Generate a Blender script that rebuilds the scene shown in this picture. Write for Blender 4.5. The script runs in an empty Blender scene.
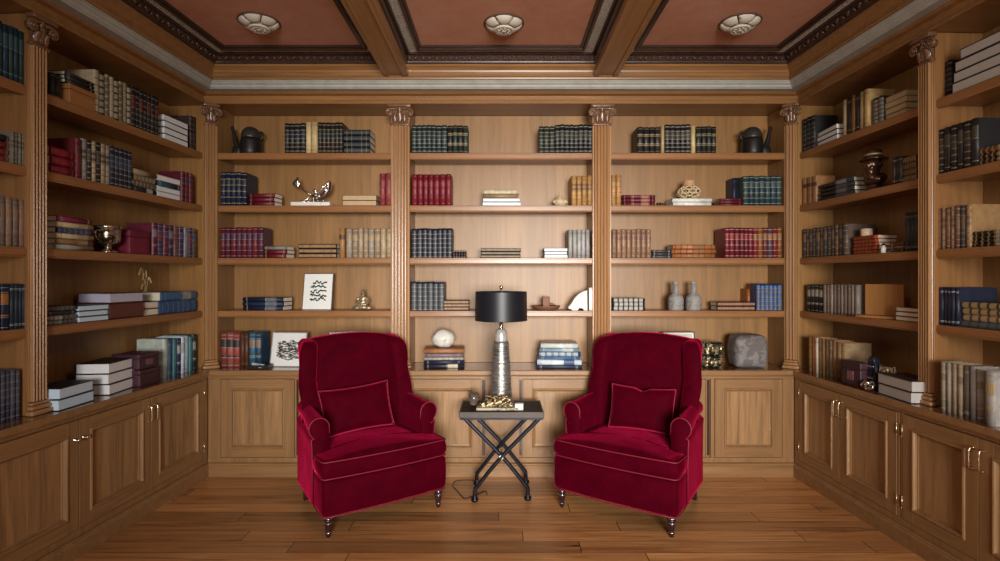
import bpy, bmesh, math, random
from mathutils import Vector, Matrix, noise as mnoise
R = math.radians
PI = math.pi
rnd = random.Random(7)
SC = bpy.context.scene
COL = SC.collection
# ------------------------------------------------------------------ camera model (image taken as 1000 x 561)
F, CX, CY, H = 540.0, 501.0, 278.0, 1.58
cam = bpy.data.cameras.new('camera'); camo = bpy.data.objects.new('camera', cam); COL.objects.link(camo)
camo.location = (0, 0, H); camo.rotation_euler = (R(90), 0, 0)
cam.sensor_width = 36; cam.lens = F / 1000 * 36; cam.shift_x = (500 - CX) / 1000; cam.shift_y = -(280.5 - CY) / 1000
cam.clip_start = .05
SC.camera = camo
# ------------------------------------------------------------------ wall frames: local x to the right facing the wall, local y into the wall
YB, XL, XR = 4.275, -2.310, 2.310
def frame(loc, rz): return Matrix.Translation(loc) @ Matrix.Rotation(rz, 4, 'Z')
W = {'B': frame((0, YB, 0), 0),
     'L': frame((XL, YB, 0), R(90) - math.atan(29 / F)),
     'R': frame((XR, YB, 0), -(R(90) - math.atan(23 / F)))}
WI = {k: m.inverted() for k, m in W.items()}
def lx(w, px, v):
    """local x on wall w, at depth v, of image column px"""
    o = WI[w] @ Vector((0, 0, H)); d = WI[w].to_3x3() @ Vector(((px - CX) / F, 1, 0))
    t = (v - o.y) / d.y
    return o.x + t * d.x
def wz(w, px, py, v):
    o = WI[w] @ Vector((0, 0, H)); d = WI[w].to_3x3() @ Vector(((px - CX) / F, 1, 0))
    t = (v - o.y) / d.y
    return H + t * (CY - py) / F
def wpt(w, x, y, z=0): return W[w] @ Vector((x, y, z))
# ------------------------------------------------------------------ node materials
MATS = {}
def newmat(name):
    m = bpy.data.materials.new(name); m.use_nodes = True
    nt = m.node_tree; nt.nodes.clear()
    out = nt.nodes.new('ShaderNodeOutputMaterial'); b = nt.nodes.new('ShaderNodeBsdfPrincipled')
    nt.links.new(b.outputs[0], out.inputs[0])
    return m, nt, b
def nd(nt, typ, **kw):
    n = nt.nodes.new(typ)
    for k, v in kw.items(): setattr(n, k, v)
    return n
def mth(nt, op, a, b=None, c=None):
    n = nt.nodes.new('ShaderNodeMath'); n.operation = op
    for i, v in enumerate((a, b, c)):
        if v is None: continue
        if isinstance(v, (int, float)): n.inputs[i].default_value = v
        else: nt.links.new(v, n.inputs[i])
    return n.outputs[0]
def ramp(nt, fac, stops):
    n = nt.nodes.new('ShaderNodeValToRGB'); cr = n.color_ramp
    while len(cr.elements) < len(stops): cr.elements.new(.5)
    for e, (p, c) in zip(cr.elements, stops): e.position = p; e.color = (*c, 1)
    nt.links.new(fac, n.inputs[0]); return n.outputs[0]
def objco(nt, scale=(1, 1, 1), space='Object'):
    t = nt.nodes.new('ShaderNodeTexCoord'); mp = nt.nodes.new('ShaderNodeMapping')
    mp.inputs['Scale'].default_value = scale; nt.links.new(t.outputs[space], mp.inputs[0]); return mp.outputs[0]
def noise(nt, co, scale, detail=4, rough=.55, dist=0):
    n = nt.nodes.new('ShaderNodeTexNoise'); n.inputs['Scale'].default_value = scale; n.inputs['Detail'].default_value = detail
    n.inputs['Roughness'].default_value = rough; n.inputs['Distortion'].default_value = dist
    nt.links.new(co, n.inputs['Vector']); return n.outputs[0]
def mixc(nt, fac, a, b, mode='MIX'):
    n = nt.nodes.new('ShaderNodeMix'); n.data_type = 'RGBA'; n.blend_type = mode
    for s, v in ((0, fac), (6, a), (7, b)):
        if isinstance(v, (int, float)): n.inputs[s].default_value = v
        elif isinstance(v, tuple): n.inputs[s].default_value = (*v, 1)
        else: nt.links.new(v, n.inputs[s])
    return n.outputs[2]
def bump(nt, b, h, strength=.15, dist=.002):
    n = nt.nodes.new('ShaderNodeBump'); n.inputs['Strength'].default_value = strength; n.inputs['Distance'].default_value = dist
    nt.links.new(h, n.inputs['Height']); nt.links.new(n.outputs[0], b.inputs['Normal'])
def sc(c, k): return tuple(min(1, x * k) for x in c)
def wood(name, col, axis='z', rough=.38, boards=0, contrast=1.0, coat=0.0):
    """streaky oak grain along the given local axis; boards > 0 varies the tone board by board across x"""
    if name in MATS: return MATS[name]
    m, nt, b = newmat(name)
    s = {'x': (1.2, 22, 22), 'y': (22, 1.2, 22), 'z': (22, 22, 1.2)}[axis]
    co = objco(nt, s)
    if not boards:                      # every object gets its own piece of timber
        oi = nt.nodes.new('ShaderNodeObjectInfo'); va = nt.nodes.new('ShaderNodeVectorMath'); va.operation = 'ADD'
        cmb = nt.nodes.new('ShaderNodeCombineXYZ'); r_ = mth(nt, 'MULTIPLY', oi.outputs['Random'], 40.0)
        for i in range(3): nt.links.new(r_, cmb.inputs[i])
        nt.links.new(co, va.inputs[0]); nt.links.new(cmb.outputs[0], va.inputs[1]); co = va.outputs[0]
    n1 = noise(nt, co, 1.0, 5, .6, .6); n2 = noise(nt, co, 4.5, 3, .6)
    f = mth(nt, 'ADD', mth(nt, 'MULTIPLY', n1, .7), mth(nt, 'MULTIPLY', n2, .3))
    k = .30 * contrast
    c = ramp(nt, f, [(.30, sc(col, 1 - k)), (.5, col), (.70, sc(col, 1 + k * .8))])
    if boards:
        t = nt.nodes.new('ShaderNodeTexCoord'); sp = nt.nodes.new('ShaderNodeSeparateXYZ'); nt.links.new(t.outputs['Object'], sp.inputs[0])
        i = mth(nt, 'FLOOR', mth(nt, 'DIVIDE', sp.outputs[0], boards))
        wn = nt.nodes.new('ShaderNodeTexWhiteNoise'); wn.noise_dimensions = '1D'; nt.links.new(i, wn.inputs['W'])
        g = mth(nt, 'ADD', mth(nt, 'MULTIPLY', wn.outputs[0], .22), .89)
        cc = nt.nodes.new('ShaderNodeCombineXYZ')
        for q in range(3): nt.links.new(g, cc.inputs[q])
        c = mixc(nt, 1.0, c, cc.outputs[0], 'MULTIPLY')
    nt.links.new(c, b.inputs['Base Color']); b.inputs['Roughness'].default_value = rough
    b.inputs['Coat Weight'].default_value = coat; b.inputs['Coat Roughness'].default_value = .15
    bump(nt, b, f, .10, .0015)
    MATS[name] = m; return m
def plain(name, col, rough=.5, metal=0, var=.15, scale=30, bmp=0, spec=.5):
    if name in MATS: return MATS[name]
    m, nt, b = newmat(name)
    n = noise(nt, objco(nt), scale, 4)
    nt.links.new(ramp(nt, n, [(.3, sc(col, 1 - var)), (.7, sc(col, 1 + var))]), b.inputs['Base Color'])
    b.inputs['Roughness'].default_value = rough; b.inputs['Metallic'].default_value = metal
    b.inputs['Specular IOR Level'].default_value = spec
    if bmp: bump(nt, b, n, bmp, .004)
    MATS[name] = m; return m
def blotch(name, base, ink, scale, thr, stretch=(1, 1, 1), rough=.5, metal=0, bmp=.3):
    """two-tone mottled surface (stone veins, tarnish, marbled paper, printed marks)"""
    if name in MATS: return MATS[name]
    m, nt, b = newmat(name)
    n = noise(nt, objco(nt, stretch), scale, 5, .6, .8)
    nt.links.new(ramp(nt, n, [(thr - .03, base), (thr + .03, ink)]), b.inputs['Base Color'])
    b.inputs['Roughness'].default_value = rough; b.inputs['Metallic'].default_value = metal
    if bmp: bump(nt, b, n, bmp, .003)
    MATS[name] = m; return m
OAK = (.27, .128, .046); OAKD = (.30, .135, .052)
M_PANEL = wood('oak_back_panel', (.285, .142, .045), 'z', .42, boards=.24, contrast=1.0)
M_OAKV = wood('oak_vertical', OAK, 'z', .34)
M_OAKH = wood('oak_horizontal', (.28, .125, .045), 'x', .32)
M_PIL = wood('oak_pilaster', (.36, .190, .082), 'z', .28, contrast=.8)
M_DOOR = wood('oak_door', (.275, .146, .060), 'z', .36)
M_DOORP = wood('oak_door_panel', (.32, .176, .076), 'z', .36, contrast=1.7)
M_DOORH = wood('oak_door_rail', (.275, .146, .060), 'x', .36)
M_CTOP = wood('walnut_counter', (.17, .075, .035), 'x', .16, contrast=.8, coat=.6)
M_CORN = wood('oak_cornice', (.27, .128, .044), 'x', .34, contrast=1.1)
M_CORNY = wood('oak_beam', (.34, .165, .060), 'y', .36, contrast=.7)
M_CAP = wood('carved_capital', (.17, .085, .045), 'z', .24)
M_WHITE = plain('painted_strip', (.40, .39, .35), .5, 0, .12, 12)
M_DARKM = plain('dark_carved_wood', (.045, .02, .014), .30, 0, .3, 40)
M_SILV = blotch('speckled_silver_leaf', (.66, .64, .58), (.22, .21, .18), 90, .55, rough=.5, metal=0, bmp=.2)
M_GOLD = plain('gilt', (.62, .42, .16), .35, .9, .2, 60)
M_BRASS = plain('pale_brass_handle', (.80, .66, .45), .22, 1, .05, 40)
M_STEEL = plain('bright_steel', (.75, .73, .72), .15, 1, .08, 40)
M_PAGE = None
def page_mat():
    m, nt, b = newmat('page_edges')
    n = noise(nt, objco(nt, (90, 90, 90)), 4, 2)
    nt.links.new(ramp(nt, n, [(.3, (.62, .55, .42)), (.7, (.80, .74, .62))]), b.inputs['Base Color']); b.inputs['Roughness'].default_value = .8
    return m
M_PAGE = page_mat()
M_PAGEB = plain('cool_lit_page_edges', (.56, .72, .86), .6, 0, .06, 90)  # white pages, bluish light mixed into the colour
M_PAGEG = plain('shaded_page_edges', (.46, .43, .40), .7, 0, .06, 90)  # white pages with shade painted into their tone
M_PAGEW = plain('white_page_edges', (.82, .84, .86), .7, 0, .06, 90)
def terracotta():
    m, nt, b = newmat('terracotta_plaster')
    co = objco(nt); n = noise(nt, co, 1.6, 6, .6, .5); n2 = noise(nt, co, 14, 4)
    f = mth(nt, 'ADD', mth(nt, 'MULTIPLY', n, .75), mth(nt, 'MULTIPLY', n2, .25))
    nt.links.new(ramp(nt, f, [(.32, (.54, .235, .145)), (.5, (.63, .30, .195)), (.68, (.70, .37, .265))]), b.inputs['Base Color'])
    b.inputs['Roughness'].default_value = .75; bump(nt, b, n2, .08, .003); return m
M_TERRA = terracotta()
def floor_mat():
    m, nt, b = newmat('oak_plank_floor')
    t = nt.nodes.new('ShaderNodeTexCoord'); sp = nt.nodes.new('ShaderNodeSeparateXYZ'); nt.links.new(t.outputs['Object'], sp.inputs[0])
    X, Y = sp.outputs[0], sp.outputs[1]; PW = .135
    ry = mth(nt, 'DIVIDE', Y, PW); row = mth(nt, 'FLOOR', ry)
    w1 = nt.nodes.new('ShaderNodeTexWhiteNoise'); w1.noise_dimensions = '1D'; nt.links.new(row, w1.inputs['W'])
    rx = mth(nt, 'ADD', mth(nt, 'DIVIDE', X, 1.7), mth(nt, 'MULTIPLY', w1.outputs[0], 7.0)); brd = mth(nt, 'FLOOR', rx)
    cb = nt.nodes.new('ShaderNodeCombineXYZ'); nt.links.new(row, cb.inputs[0]); nt.links.new(brd, cb.inputs[1])
    w2 = nt.nodes.new('ShaderNodeTexWhiteNoise'); w2.noise_dimensions = '2D'; nt.links.new(cb.outputs[0], w2.inputs['Vector'])
    off = nt.nodes.new('ShaderNodeCombineXYZ')
    nt.links.new(mth(nt, 'ADD', mth(nt, 'MULTIPLY', X, 1.3), mth(nt, 'MULTIPLY', w2.outputs[0], 60)), off.inputs[0])
    nt.links.new(mth(nt, 'MULTIPLY', Y, 19), off.inputs[1]); nt.links.new(w2.outputs[0], off.inputs[2])
    g = noise(nt, off.outputs[0], 1.0, 6, .62, 1.0)
    g2 = noise(nt, off.outputs[0], .8, 2, .5, 2.5)
    c = ramp(nt, g, [(.28, (.20, .085, .030)), (.43, (.44, .205, .075)), (.6, (.56, .28, .105)), (.75, (.66, .37, .16))])
    knot = ramp(nt, g2, [(.70, (1, 1, 1)), (.78, (.22, .16, .13))])
    c = mixc(nt, 1.0, c, knot, 'MULTIPLY')
    tone = mth(nt, 'ADD', mth(nt, 'MULTIPLY', w2.outputs[0], .62), .62)
    cc = nt.nodes.new('ShaderNodeCombineXYZ')
    for q in range(3): nt.links.new(tone, cc.inputs[q])
    c = mixc(nt, 1.0, c, cc.outputs[0], 'MULTIPLY')
    fy = mth(nt, 'FRACT', ry); fx = mth(nt, 'FRACT', rx)
    gy = mth(nt, 'LESS_THAN', mth(nt, 'ABSOLUTE', mth(nt, 'SUBTRACT', fy, .5)), .488)
    gx = mth(nt, 'LESS_THAN', mth(nt, 'ABSOLUTE', mth(nt, 'SUBTRACT', fx, .5)), .4985)
    gap = mth(nt, 'MULTIPLY', gx, gy)
    c = mixc(nt, gap, (.05, .022, .012), c)
    nt.links.new(c, b.inputs['Base Color'])
    nt.links.new(mth(nt, 'ADD', mth(nt, 'MULTIPLY', g, .25), .22), b.inputs['Roughness'])
    bump(nt, b, mth(nt, 'ADD', mth(nt, 'MULTIPLY', gap, .8), mth(nt, 'MULTIPLY', g, .2)), .25, .002)
    return m
M_FLOOR = floor_mat()
def velvet():
    m, nt, b = newmat('crimson_velvet')
    n = noise(nt, objco(nt), 9, 4, .6, .6); n2 = noise(nt, objco(nt), 260, 2)
    nt.links.new(ramp(nt, n, [(.3, (.046, .0002, .0045)), (.7, (.068, .0003, .0065))]), b.inputs['Base Color'])
    b.inputs['Roughness'].default_value = .7; b.inputs['Specular IOR Level'].default_value = .02
    b.inputs['Sheen Weight'].default_value = .66; b.inputs['Sheen Roughness'].default_value = .36
    nt.links.new(ramp(nt, n, [(.3, (.80, .010, .085)), (.7, (1, .025, .14))]), b.inputs['Sheen Tint'])
    bump(nt, b, mth(nt, 'ADD', n2, mth(nt, 'MULTIPLY', n, 2.0)), .25, .002); return m
M_VELVET = velvet()
M_PIPE = plain('velvet_piping', (.20, .005, .022), .6, 0, .1, 60)
_pal = {}
def leather(col, rough=.5):
    k = tuple(round(x, 3) for x in col)
    if k not in _pal:
        m, nt, b = newmat('book_cloth')
        n = noise(nt, objco(nt), 26, 5, .65); oi = nt.nodes.new('ShaderNodeObjectInfo')
        c = ramp(nt, n, [(.25, sc(col, .68)), (.6, sc(col, 1.05)), (.8, sc(col, 1.4))])
        tone = mth(nt, 'ADD', mth(nt, 'MULTIPLY', oi.outputs['Random'], .3), .85)
        cc = nt.nodes.new('ShaderNodeCombineXYZ')
        for q in range(3): nt.links.new(tone, cc.inputs[q])
        nt.links.new(mixc(nt, 1.0, c, cc.outputs[0], 'MULTIPLY'), b.inputs['Base Color'])
        b.inputs['Roughness'].default_value = rough; bump(nt, b, n, .15, .001)
        _pal[k] = m
    return _pal[k]
# ------------------------------------------------------------------ mesh builder
class MB:
    def __init__(s): s.bm = bmesh.new(); s.M = Matrix.Identity(4)
    def v(s, p): return s.bm.verts.new(s.M @ Vector(p))
    def face(s, vs, mat=0, smooth=False):
        try: f = s.bm.faces.new(vs)
        except ValueError: return None
        f.material_index = mat; f.smooth = smooth; return f
    def box(s, x0, x1, y0, y1, z0, z1, mat=0):
        vs = [s.v((x, y, z)) for z in (z0, z1) for y in (y0, y1) for x in (x0, x1)]
        for q in ((0, 2, 3, 1), (4, 5, 7, 6), (0, 1, 5, 4), (2, 6, 7, 3), (0, 4, 6, 2), (1, 3, 7, 5)): s.face([vs[i] for i in q], mat)
    def rbox(s, c, h, r, n=8, fn=None, mat=0):
        """rounded box (centre c, half sizes h, corner radius r); fn(p) bends it"""
        c = Vector(c); h = Vector(h); r = min(r, *h)
        inner = h - Vector((r, r, r)); seen = {}
        def ax(i):      # denser near the corners
            t = -1 + 2 * i / n; return t
        def pt(p):
            q = Vector((p[0] * h.x, p[1] * h.y, p[2] * h.z)); k = Vector([max(-inner[i], min(inner[i], q[i])) for i in range(3)])
            # pull the grid lines towards the rounded zone so flat faces stay flat
            d = q - k
            if d.length < 1e-9: d = Vector(p)
            return c + k + d.normalized() * r if d.length > 1e-9 else c + q
        def get(i, j, k):
            key = (i, j, k)
            if key not in seen:
                g = []
                for a, t in zip((i, j, k), range(3)):
                    # map index to coordinate: first/last thirds cover the radius
                    f = a / n; R_ = r / h[t] * 1.0
                    e = .34
                    if f < e: val = -1 + R_ * (f / e)
                    elif f > 1 - e: val = 1 - R_ * ((1 - f) / e)
                    else: val = (-1 + R_) + (2 - 2 * R_) * (f - e) / (1 - 2 * e)
                    g.append(val)
                p = pt(g)
                if fn: p = Vector(fn(p.copy()))
                seen[key] = s.v(p)
            return seen[key]
        for a in range(n):
            for b in range(n):
                for f in ((0, 1, 2), (1, 2, 0), (2, 0, 1)):
                    for side in (0, n):
                        def idx(u, w):
                            t = [0, 0, 0]; t[f[0]] = u; t[f[1]] = w; t[f[2]] = side; return get(*t)
                        q = [idx(a, b), idx(a + 1, b), idx(a + 1, b + 1), idx(a, b + 1)]
                        s.face(q if side else q[::-1], mat, True)
    def lathe(s, prof, c=(0, 0, 0), n=24, mat=0, smooth=True, sq=None):
        c = Vector(c); rings = []
        for r, z in prof:
            rings.append([s.v(c + Vector((r * math.cos(2 * PI * i / n), r * math.sin(2 * PI * i / n), z))) for i in range(n)] if r > 1e-6 else [s.v(c + Vector((0, 0, z)))])
        for a, b in zip(rings, rings[1:]):
            for i in range(n):
                j = (i + 1) % n
                if len(a) == 1 and len(b) == 1: continue
                if len(a) == 1: s.face([a[0], b[j], b[i]], mat, smooth)
                elif len(b) == 1: s.face([a[i], a[j], b[0]], mat, smooth)
                else: s.face([a[i], a[j], b[j], b[i]], mat, smooth)
        if len(rings[0]) > 1: s.face(rings[0][::-1], mat)
        if len(rings[-1]) > 1: s.face(rings[-1], mat)
    def tube(s, pts, r, n=8, mat=0, closed=False, caps=True):
        pts = [Vector(p) for p in pts]; rs = r if isinstance(r, (list, tuple)) else [r] * len(pts)
        rings = []; up = None; N = len(pts)
        for i, p in enumerate(pts):
            a = pts[(i - 1) % N] if (i or closed) else p; b = pts[(i + 1) % N] if (i < N - 1 or closed) else p
            t = (b - a); t = t.normalized() if t.length > 1e-9 else Vector((0, 0, 1))
            if up is None:
                up = Vector((0, 0, 1)) if abs(t.z) < .9 else Vector((1, 0, 0))
            x = up.cross(t)
            if x.length < 1e-6: x = Vector((1, 0, 0)).cross(t)
            x.normalize(); up = t.cross(x).normalized()
            rings.append([s.v(p + (x * math.cos(2 * PI * k / n) + up * math.sin(2 * PI * k / n)) * rs[i]) for k in range(n)])
        seq = list(zip(rings, rings[1:])) + ([(rings[-1], rings[0])] if closed else [])
        for a, b in seq:
            for k in range(n): s.face([a[k], a[(k + 1) % n], b[(k + 1) % n], b[k]], mat, True)
        if caps and not closed: s.face(rings[0][::-1], mat); s.face(rings[-1], mat)
    def prism(s, poly, fn, mat=0, smooth=False, caps=True):
        """poly: 2-D points; fn(p, e) -> 3-D for end e in (0, 1)"""
        a = [s.v(fn(p, 0)) for p in poly]; b = [s.v(fn(p, 1)) for p in poly]; n = len(poly)
        for i in range(n): s.face([a[i], a[(i + 1) % n], b[(i + 1) % n], b[i]], mat, smooth)
        if caps: s.face(a[::-1], mat); s.face(b, mat)
    def ball(s, c, r, sub=2, mat=0, nz=0, seed=0, freq=3):
        r = Vector(r if isinstance(r, (tuple, list, Vector)) else (r, r, r)); c = Vector(c)
        t = bmesh.new(); bmesh.ops.create_icosphere(t, subdivisions=sub, radius=1)
        mp = {}
        for v in t.verts:
            p = v.co.copy(); k = 1 + (nz * mnoise.fractal(p * freq + Vector((seed, seed * 2, 0)), 1, 2, 4) if nz else 0)
            mp[v] = s.v(c + Vector((p.x * r.x, p.y * r.y, p.z * r.z)) * k)
        for f in t.faces: s.face([mp[v] for v in f.verts], mat, True)
        t.free()
    def build(s, name, mats, parent=None, bev=0, seg=1, remesh=0, smooth=None, loc=None):
        bmesh.ops.recalc_face_normals(s.bm, faces=s.bm.faces)
        me = bpy.data.meshes.new(name); s.bm.to_mesh(me); s.bm.free()
        for m in (mats if isinstance(mats, (list, tuple)) else [mats]): me.materials.append(m)
        o = bpy.data.objects.new(name, me); COL.objects.link(o)
        if parent is not None: o.parent = parent
        if loc is not None: o.location = loc
        if remesh:
            md = o.modifiers.new('remesh', 'REMESH'); md.mode = 'VOXEL'; md.voxel_size = remesh; md.use_smooth_shade = True
            sm = o.modifiers.new('smooth', 'SMOOTH'); sm.iterations = 4; sm.factor = .5
        if bev:
            md = o.modifiers.new('bevel', 'BEVEL'); md.width = bev; md.segments = seg; md.limit_method = 'ANGLE'; md.angle_limit = R(40)
        if smooth is not None:
            for p in me.polygons: p.use_smooth = smooth
        return o
USED = {}
ALL = []
def tag(o, label, cat, group=None, kind=None):
    n = len(label.split()); assert 4 <= n <= 16, (n, label)
    assert label not in USED, label
    USED[label] = 1
    o['label'] = label; o['category'] = cat
    if group: o['group'] = group
    if kind: o['kind'] = kind
    ALL.append(o); return o
def struct(o): o['kind'] = 'structure'; return o
def root(name, mat4, label, cat, group=None):
    o = bpy.data.objects.new(name, None); o.empty_display_size = .05; COL.objects.link(o)
    o.matrix_world = mat4
    return tag(o, label, cat, group)
def T(x, y, z): return Matrix.Translation((x, y, z))
def RZ(a): return Matrix.Rotation(a, 4, 'Z')
def RX(a): return Matrix.Rotation(a, 4, 'X')
def RY(a): return Matrix.Rotation(a, 4, 'Y')
# ================================================================== ARCHITECTURE
SF, NB, PF, DV = .125, .405, .095, .03            # shelf front, niche back, pilaster face, door face (depths into the wall)
CT, NT, CZ = .848, 2.985, 3.31                    # counter top, niche top, ceiling
SZ = {1: 2.601, 2: 2.172, 3: 1.743, 4: 1.313, 5: CT}
STH = .053
XEND, YEND = 8.7, -4.2                            # how far the side walls run towards and past the viewer
def cross(pa, da, pb, db):
    t = ((pb.x - pa.x) * db.y - (pb.y - pa.y) * db.x) / (da.x * db.y - da.y * db.x); return pa + da * t
def corner(side, v):
    m = W[side]; return cross(m @ Vector((0, v, 0)), m.to_3x3() @ Vector((1, 0, 0)), Vector((0, YB + v, 0)), Vector((1, 0, 0)))
def path(v, ext=8.3):
    return [W['L'] @ Vector((-ext, v, 0)), corner('L', v), corner('R', v), W['R'] @ Vector((ext, v, 0))]
def sweep(mb, prof, mat=0, smooth=False, ext=8.3):
    rows = [[mb.v((p.x, p.y, z)) for p in path(v, ext)] for v, z in prof]; n = len(prof)
    for i in range(n):
        a, b = rows[i], rows[(i + 1) % n]
        for k in range(3): mb.face([a[k], a[k + 1], b[k + 1], b[k]], mat, smooth)
    mb.face([r[0] for r in rows], mat); mb.face([r[3] for r in rows][::-1], mat)
# --- shell
mb = MB(); mb.box(-3.6, 3.6, YEND - .1, 4.9, -.06, 0); struct(mb.build('floor', M_FLOOR))
mb = MB(); mb.box(-3.6, 3.6, YEND - .1, 4.9, CZ, CZ + .06); struct(mb.build('ceiling', M_TERRA))
for nm, w, a, b in (('wall_back', 'B', -3.3, 3.3), ('wall_left', 'L', -XEND, .48), ('wall_right', 'R', -.48, XEND)):
    mb = MB(); mb.M = W[w]; mb.box(a, b, .43, .50, 0, CZ); struct(mb.build(nm, M_PANEL))
# the wall behind the viewer with its tall window opening
mb = MB(); wx0, wx1, wz0, wz1 = -.60, 2.00, .75, 2.75
for b_ in ((-3.4, wx0, 0, CZ), (wx1, 3.4, 0, CZ), (wx0, wx1, 0, wz0), (wx0, wx1, wz1, CZ)): mb.box(b_[0], b_[1], YEND - .09, YEND, b_[2], b_[3])
struct(mb.build('wall_front', plain('pale_plaster', (.62, .58, .52), .8)))
mb = MB(); fw = .06
for i in range(4):
    x = wx0 + (wx1 - wx0) * i / 3; mb.box(x - fw / 2, x + fw / 2, YEND - .07, YEND - .02, wz0, wz1)
for z in (wz0, wz0 + 1.5, wz1): mb.box(wx0, wx1, YEND - .069, YEND - .021, z - fw / 2, z + fw / 2)
struct(mb.build('window_1', M_OAKV))
# --- mouldings
mb = MB(); sweep(mb, [(.045, 0), (.012, 0), (.012, .085), (.018, .092), (.018, .100), (.026, .106), (.045, .106)])
bb = mb.build('baseboard_back', M_DOORH); struct(bb)
trims = [('trim_1', M_CORN, [(.43, NT), (.075, NT), (.075, NT + .012), (.088, NT + .016), (.088, NT + .030), (.096, NT + .034), (.096, NT + .068), (.060, NT + .074), (.045, 3.072), (.43, 3.072)]),
         ('trim_2', M_WHITE, [(.43, 3.072), (-.018, 3.072), (-.022, 3.080), (-.030, 3.082), (-.030, 3.098), (-.044, 3.106), (-.052, 3.118), (-.060, 3.121), (-.060, 3.128), (.43, 3.128)]),
         ('trim_3', M_CORN, [(.43, 3.128), (-.070, 3.128), (-.074, 3.142), (-.066, 3.150), (-.066, 3.176), (-.072, 3.182), (-.076, 3.196), (-.092, 3.212), (-.102, 3.218), (-.102, 3.236), (.43, 3.236)]),
         ('trim_4', M_DARKM, [(.43, 3.236), (-.100, 3.236), (-.112, 3.240), (-.114, 3.250), (-.138, 3.292), (-.142, 3.300), (-.142, CZ), (.43, CZ)])]
for nm, m, pr in trims:
    mb = MB(); sweep(mb, pr); struct(mb.build(nm, m, bev=.002))
# carved leaf run on the dark moulding
mb = MB(); pth = path(-.128)
for a, b in zip(pth, pth[1:]):
    L = (b - a).length; d = (b - a).normalized(); nrm = Vector((d.y, -d.x, 0)); n = int(L / .052)
    if nrm.y > 0 and abs(d.x) > .9: nrm = -nrm
    for i in range(n):
        p = a + d * (L * (i + .5) / n); p.z = 3.270
        ang = R(42) * (1 if i % 2 else -1)
        mb.M = Matrix.Translation(p) @ Matrix(((d.x, nrm.x, 0, 0), (d.y, nrm.y, 0, 0), (0, 0, 1, 0), (0, 0, 0, 1))) @ RY(ang)
        mb.ball((0, 0, 0), (.009, .014, .026), 1)
mb.M = Matrix.Identity(4)
struct(mb.build('trim_5', plain('carved_leaves', (.085, .04, .028), .28, 0, .3, 50)))
# --- coffer frames (silver strip and dark bead round every ceiling panel)
BX, BW = .815, .095
def inset(poly, d):
    n = len(poly); out = []
    for i in range(n):
        a, b, c = poly[i - 1], poly[i], poly[(i + 1) % n]
        d1, d2 = (b - a).normalized(), (c - b).normalized(); n1, n2 = Vector((-d1.y, d1.x)), Vector((-d2.y, d2.x))
        p, q = b + n1 * d, b + n2 * d
        t = ((q.x - p.x) * d2.y - (q.y - p.y) * d2.x) / (d1.x * d2.y - d1.y * d2.x); out.append(p + d1 * t)
    return out
def ring(mb, poly, d0, d1, z0, z1, mat=0):
    a, b = inset(poly, d0), inset(poly, d1); n = len(a)
    for i in range(n):
        j = (i + 1) % n
        A = [mb.v((p.x, p.y, z)) for p, z in ((a[i], z0), (a[j], z0), (b[j], z0), (b[i], z0))]
        B = [mb.v((p.x, p.y, z)) for p, z in ((a[i], z1), (a[j], z1), (b[j], z1), (b[i], z1))]
        mb.face(A, mat); mb.face(B[::-1], mat)
        for k in range(4): mb.face([A[k], A[(k + 1) % 4], B[(k + 1) % 4], B[k]], mat)
vE = -.142; YC = YB + vE; YF = YEND + .02
def v2(p): return Vector((p.x, p.y))
lc, rc = v2(corner('L', vE)), v2(corner('R', vE))
def at_y(side, y):
    m = W[side]; return v2(cross(m @ Vector((0, vE, 0)), m.to_3x3() @ Vector((1, 0, 0)), Vector((0, y, 0)), Vector((1, 0, 0))))
coffers = [[at_y('L', YF), Vector((-BX - BW, YF)), Vector((-BX - BW, YC)), lc],
           [Vector((-BX + BW, YF)), Vector((BX - BW, YF)), Vector((BX - BW, YC)), Vector((-BX + BW, YC))],
           [Vector((BX + BW, YF)), at_y('R', YF), rc, Vector((BX + BW, YC))]]
for i, po in enumerate(coffers):
    mb = MB(); ring(mb, po, 0, .022, CZ - .026, CZ, 1); ring(mb, po, .022, .088, CZ - .012, CZ, 0)
    ring(mb, po, .088, .108, CZ - .030, CZ, 1); ring(mb, po, .108, .128, CZ - .018, CZ, 1)
    struct(mb.build('trim_%d' % (6 + i), [M_SILV, M_DARKM], bev=.003))
# --- ceiling beams
for sx, lab in ((-1, 'oak ceiling beam between the left and centre ceiling panels'), (1, 'oak ceiling beam between the centre and right ceiling panels')):
    t = root('ceiling_beam', T(sx * BX, 0, 0), lab, 'beam', 'oak ceiling beams')
    y0, y1 = YEND + .02, YB - .080
    mb = MB(); mb.box(-BW + .012, BW - .012, y0, y1, 3.158, CZ - .002); mb.build('beam_core', M_CORNY, t)
    for s in (-1, 1):
        mb = MB(); a = s * BW
        pr = [(a, 3.150), (a - s * .030, 3.150), (a - s * .034, 3.146), (a - s * .040, 3.146), (a - s * .040, 3.165), (a - s * .012, 3.165), (a - s * .012, 3.20), (a, 3.19)]
        mb.prism(pr, lambda p, e: (p[0], (y0, y1)[e], p[1])); mb.build('beam_moulding', M_CORNY, t, bev=.002)
        mb = MB(); pr = [(a - s * .012, 3.235), (a + s * .003, 3.24), (a + s * .006, 3.262), (a - s * .001, 3.27), (a + s * .004, CZ - .028), (a - s * .012, CZ - .028)]
        mb.prism(pr, lambda p, e: (p[0], (y0, y1)[e], p[1])); mb.build('cornice_strip', M_DARKM, t, bev=.002)
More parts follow.
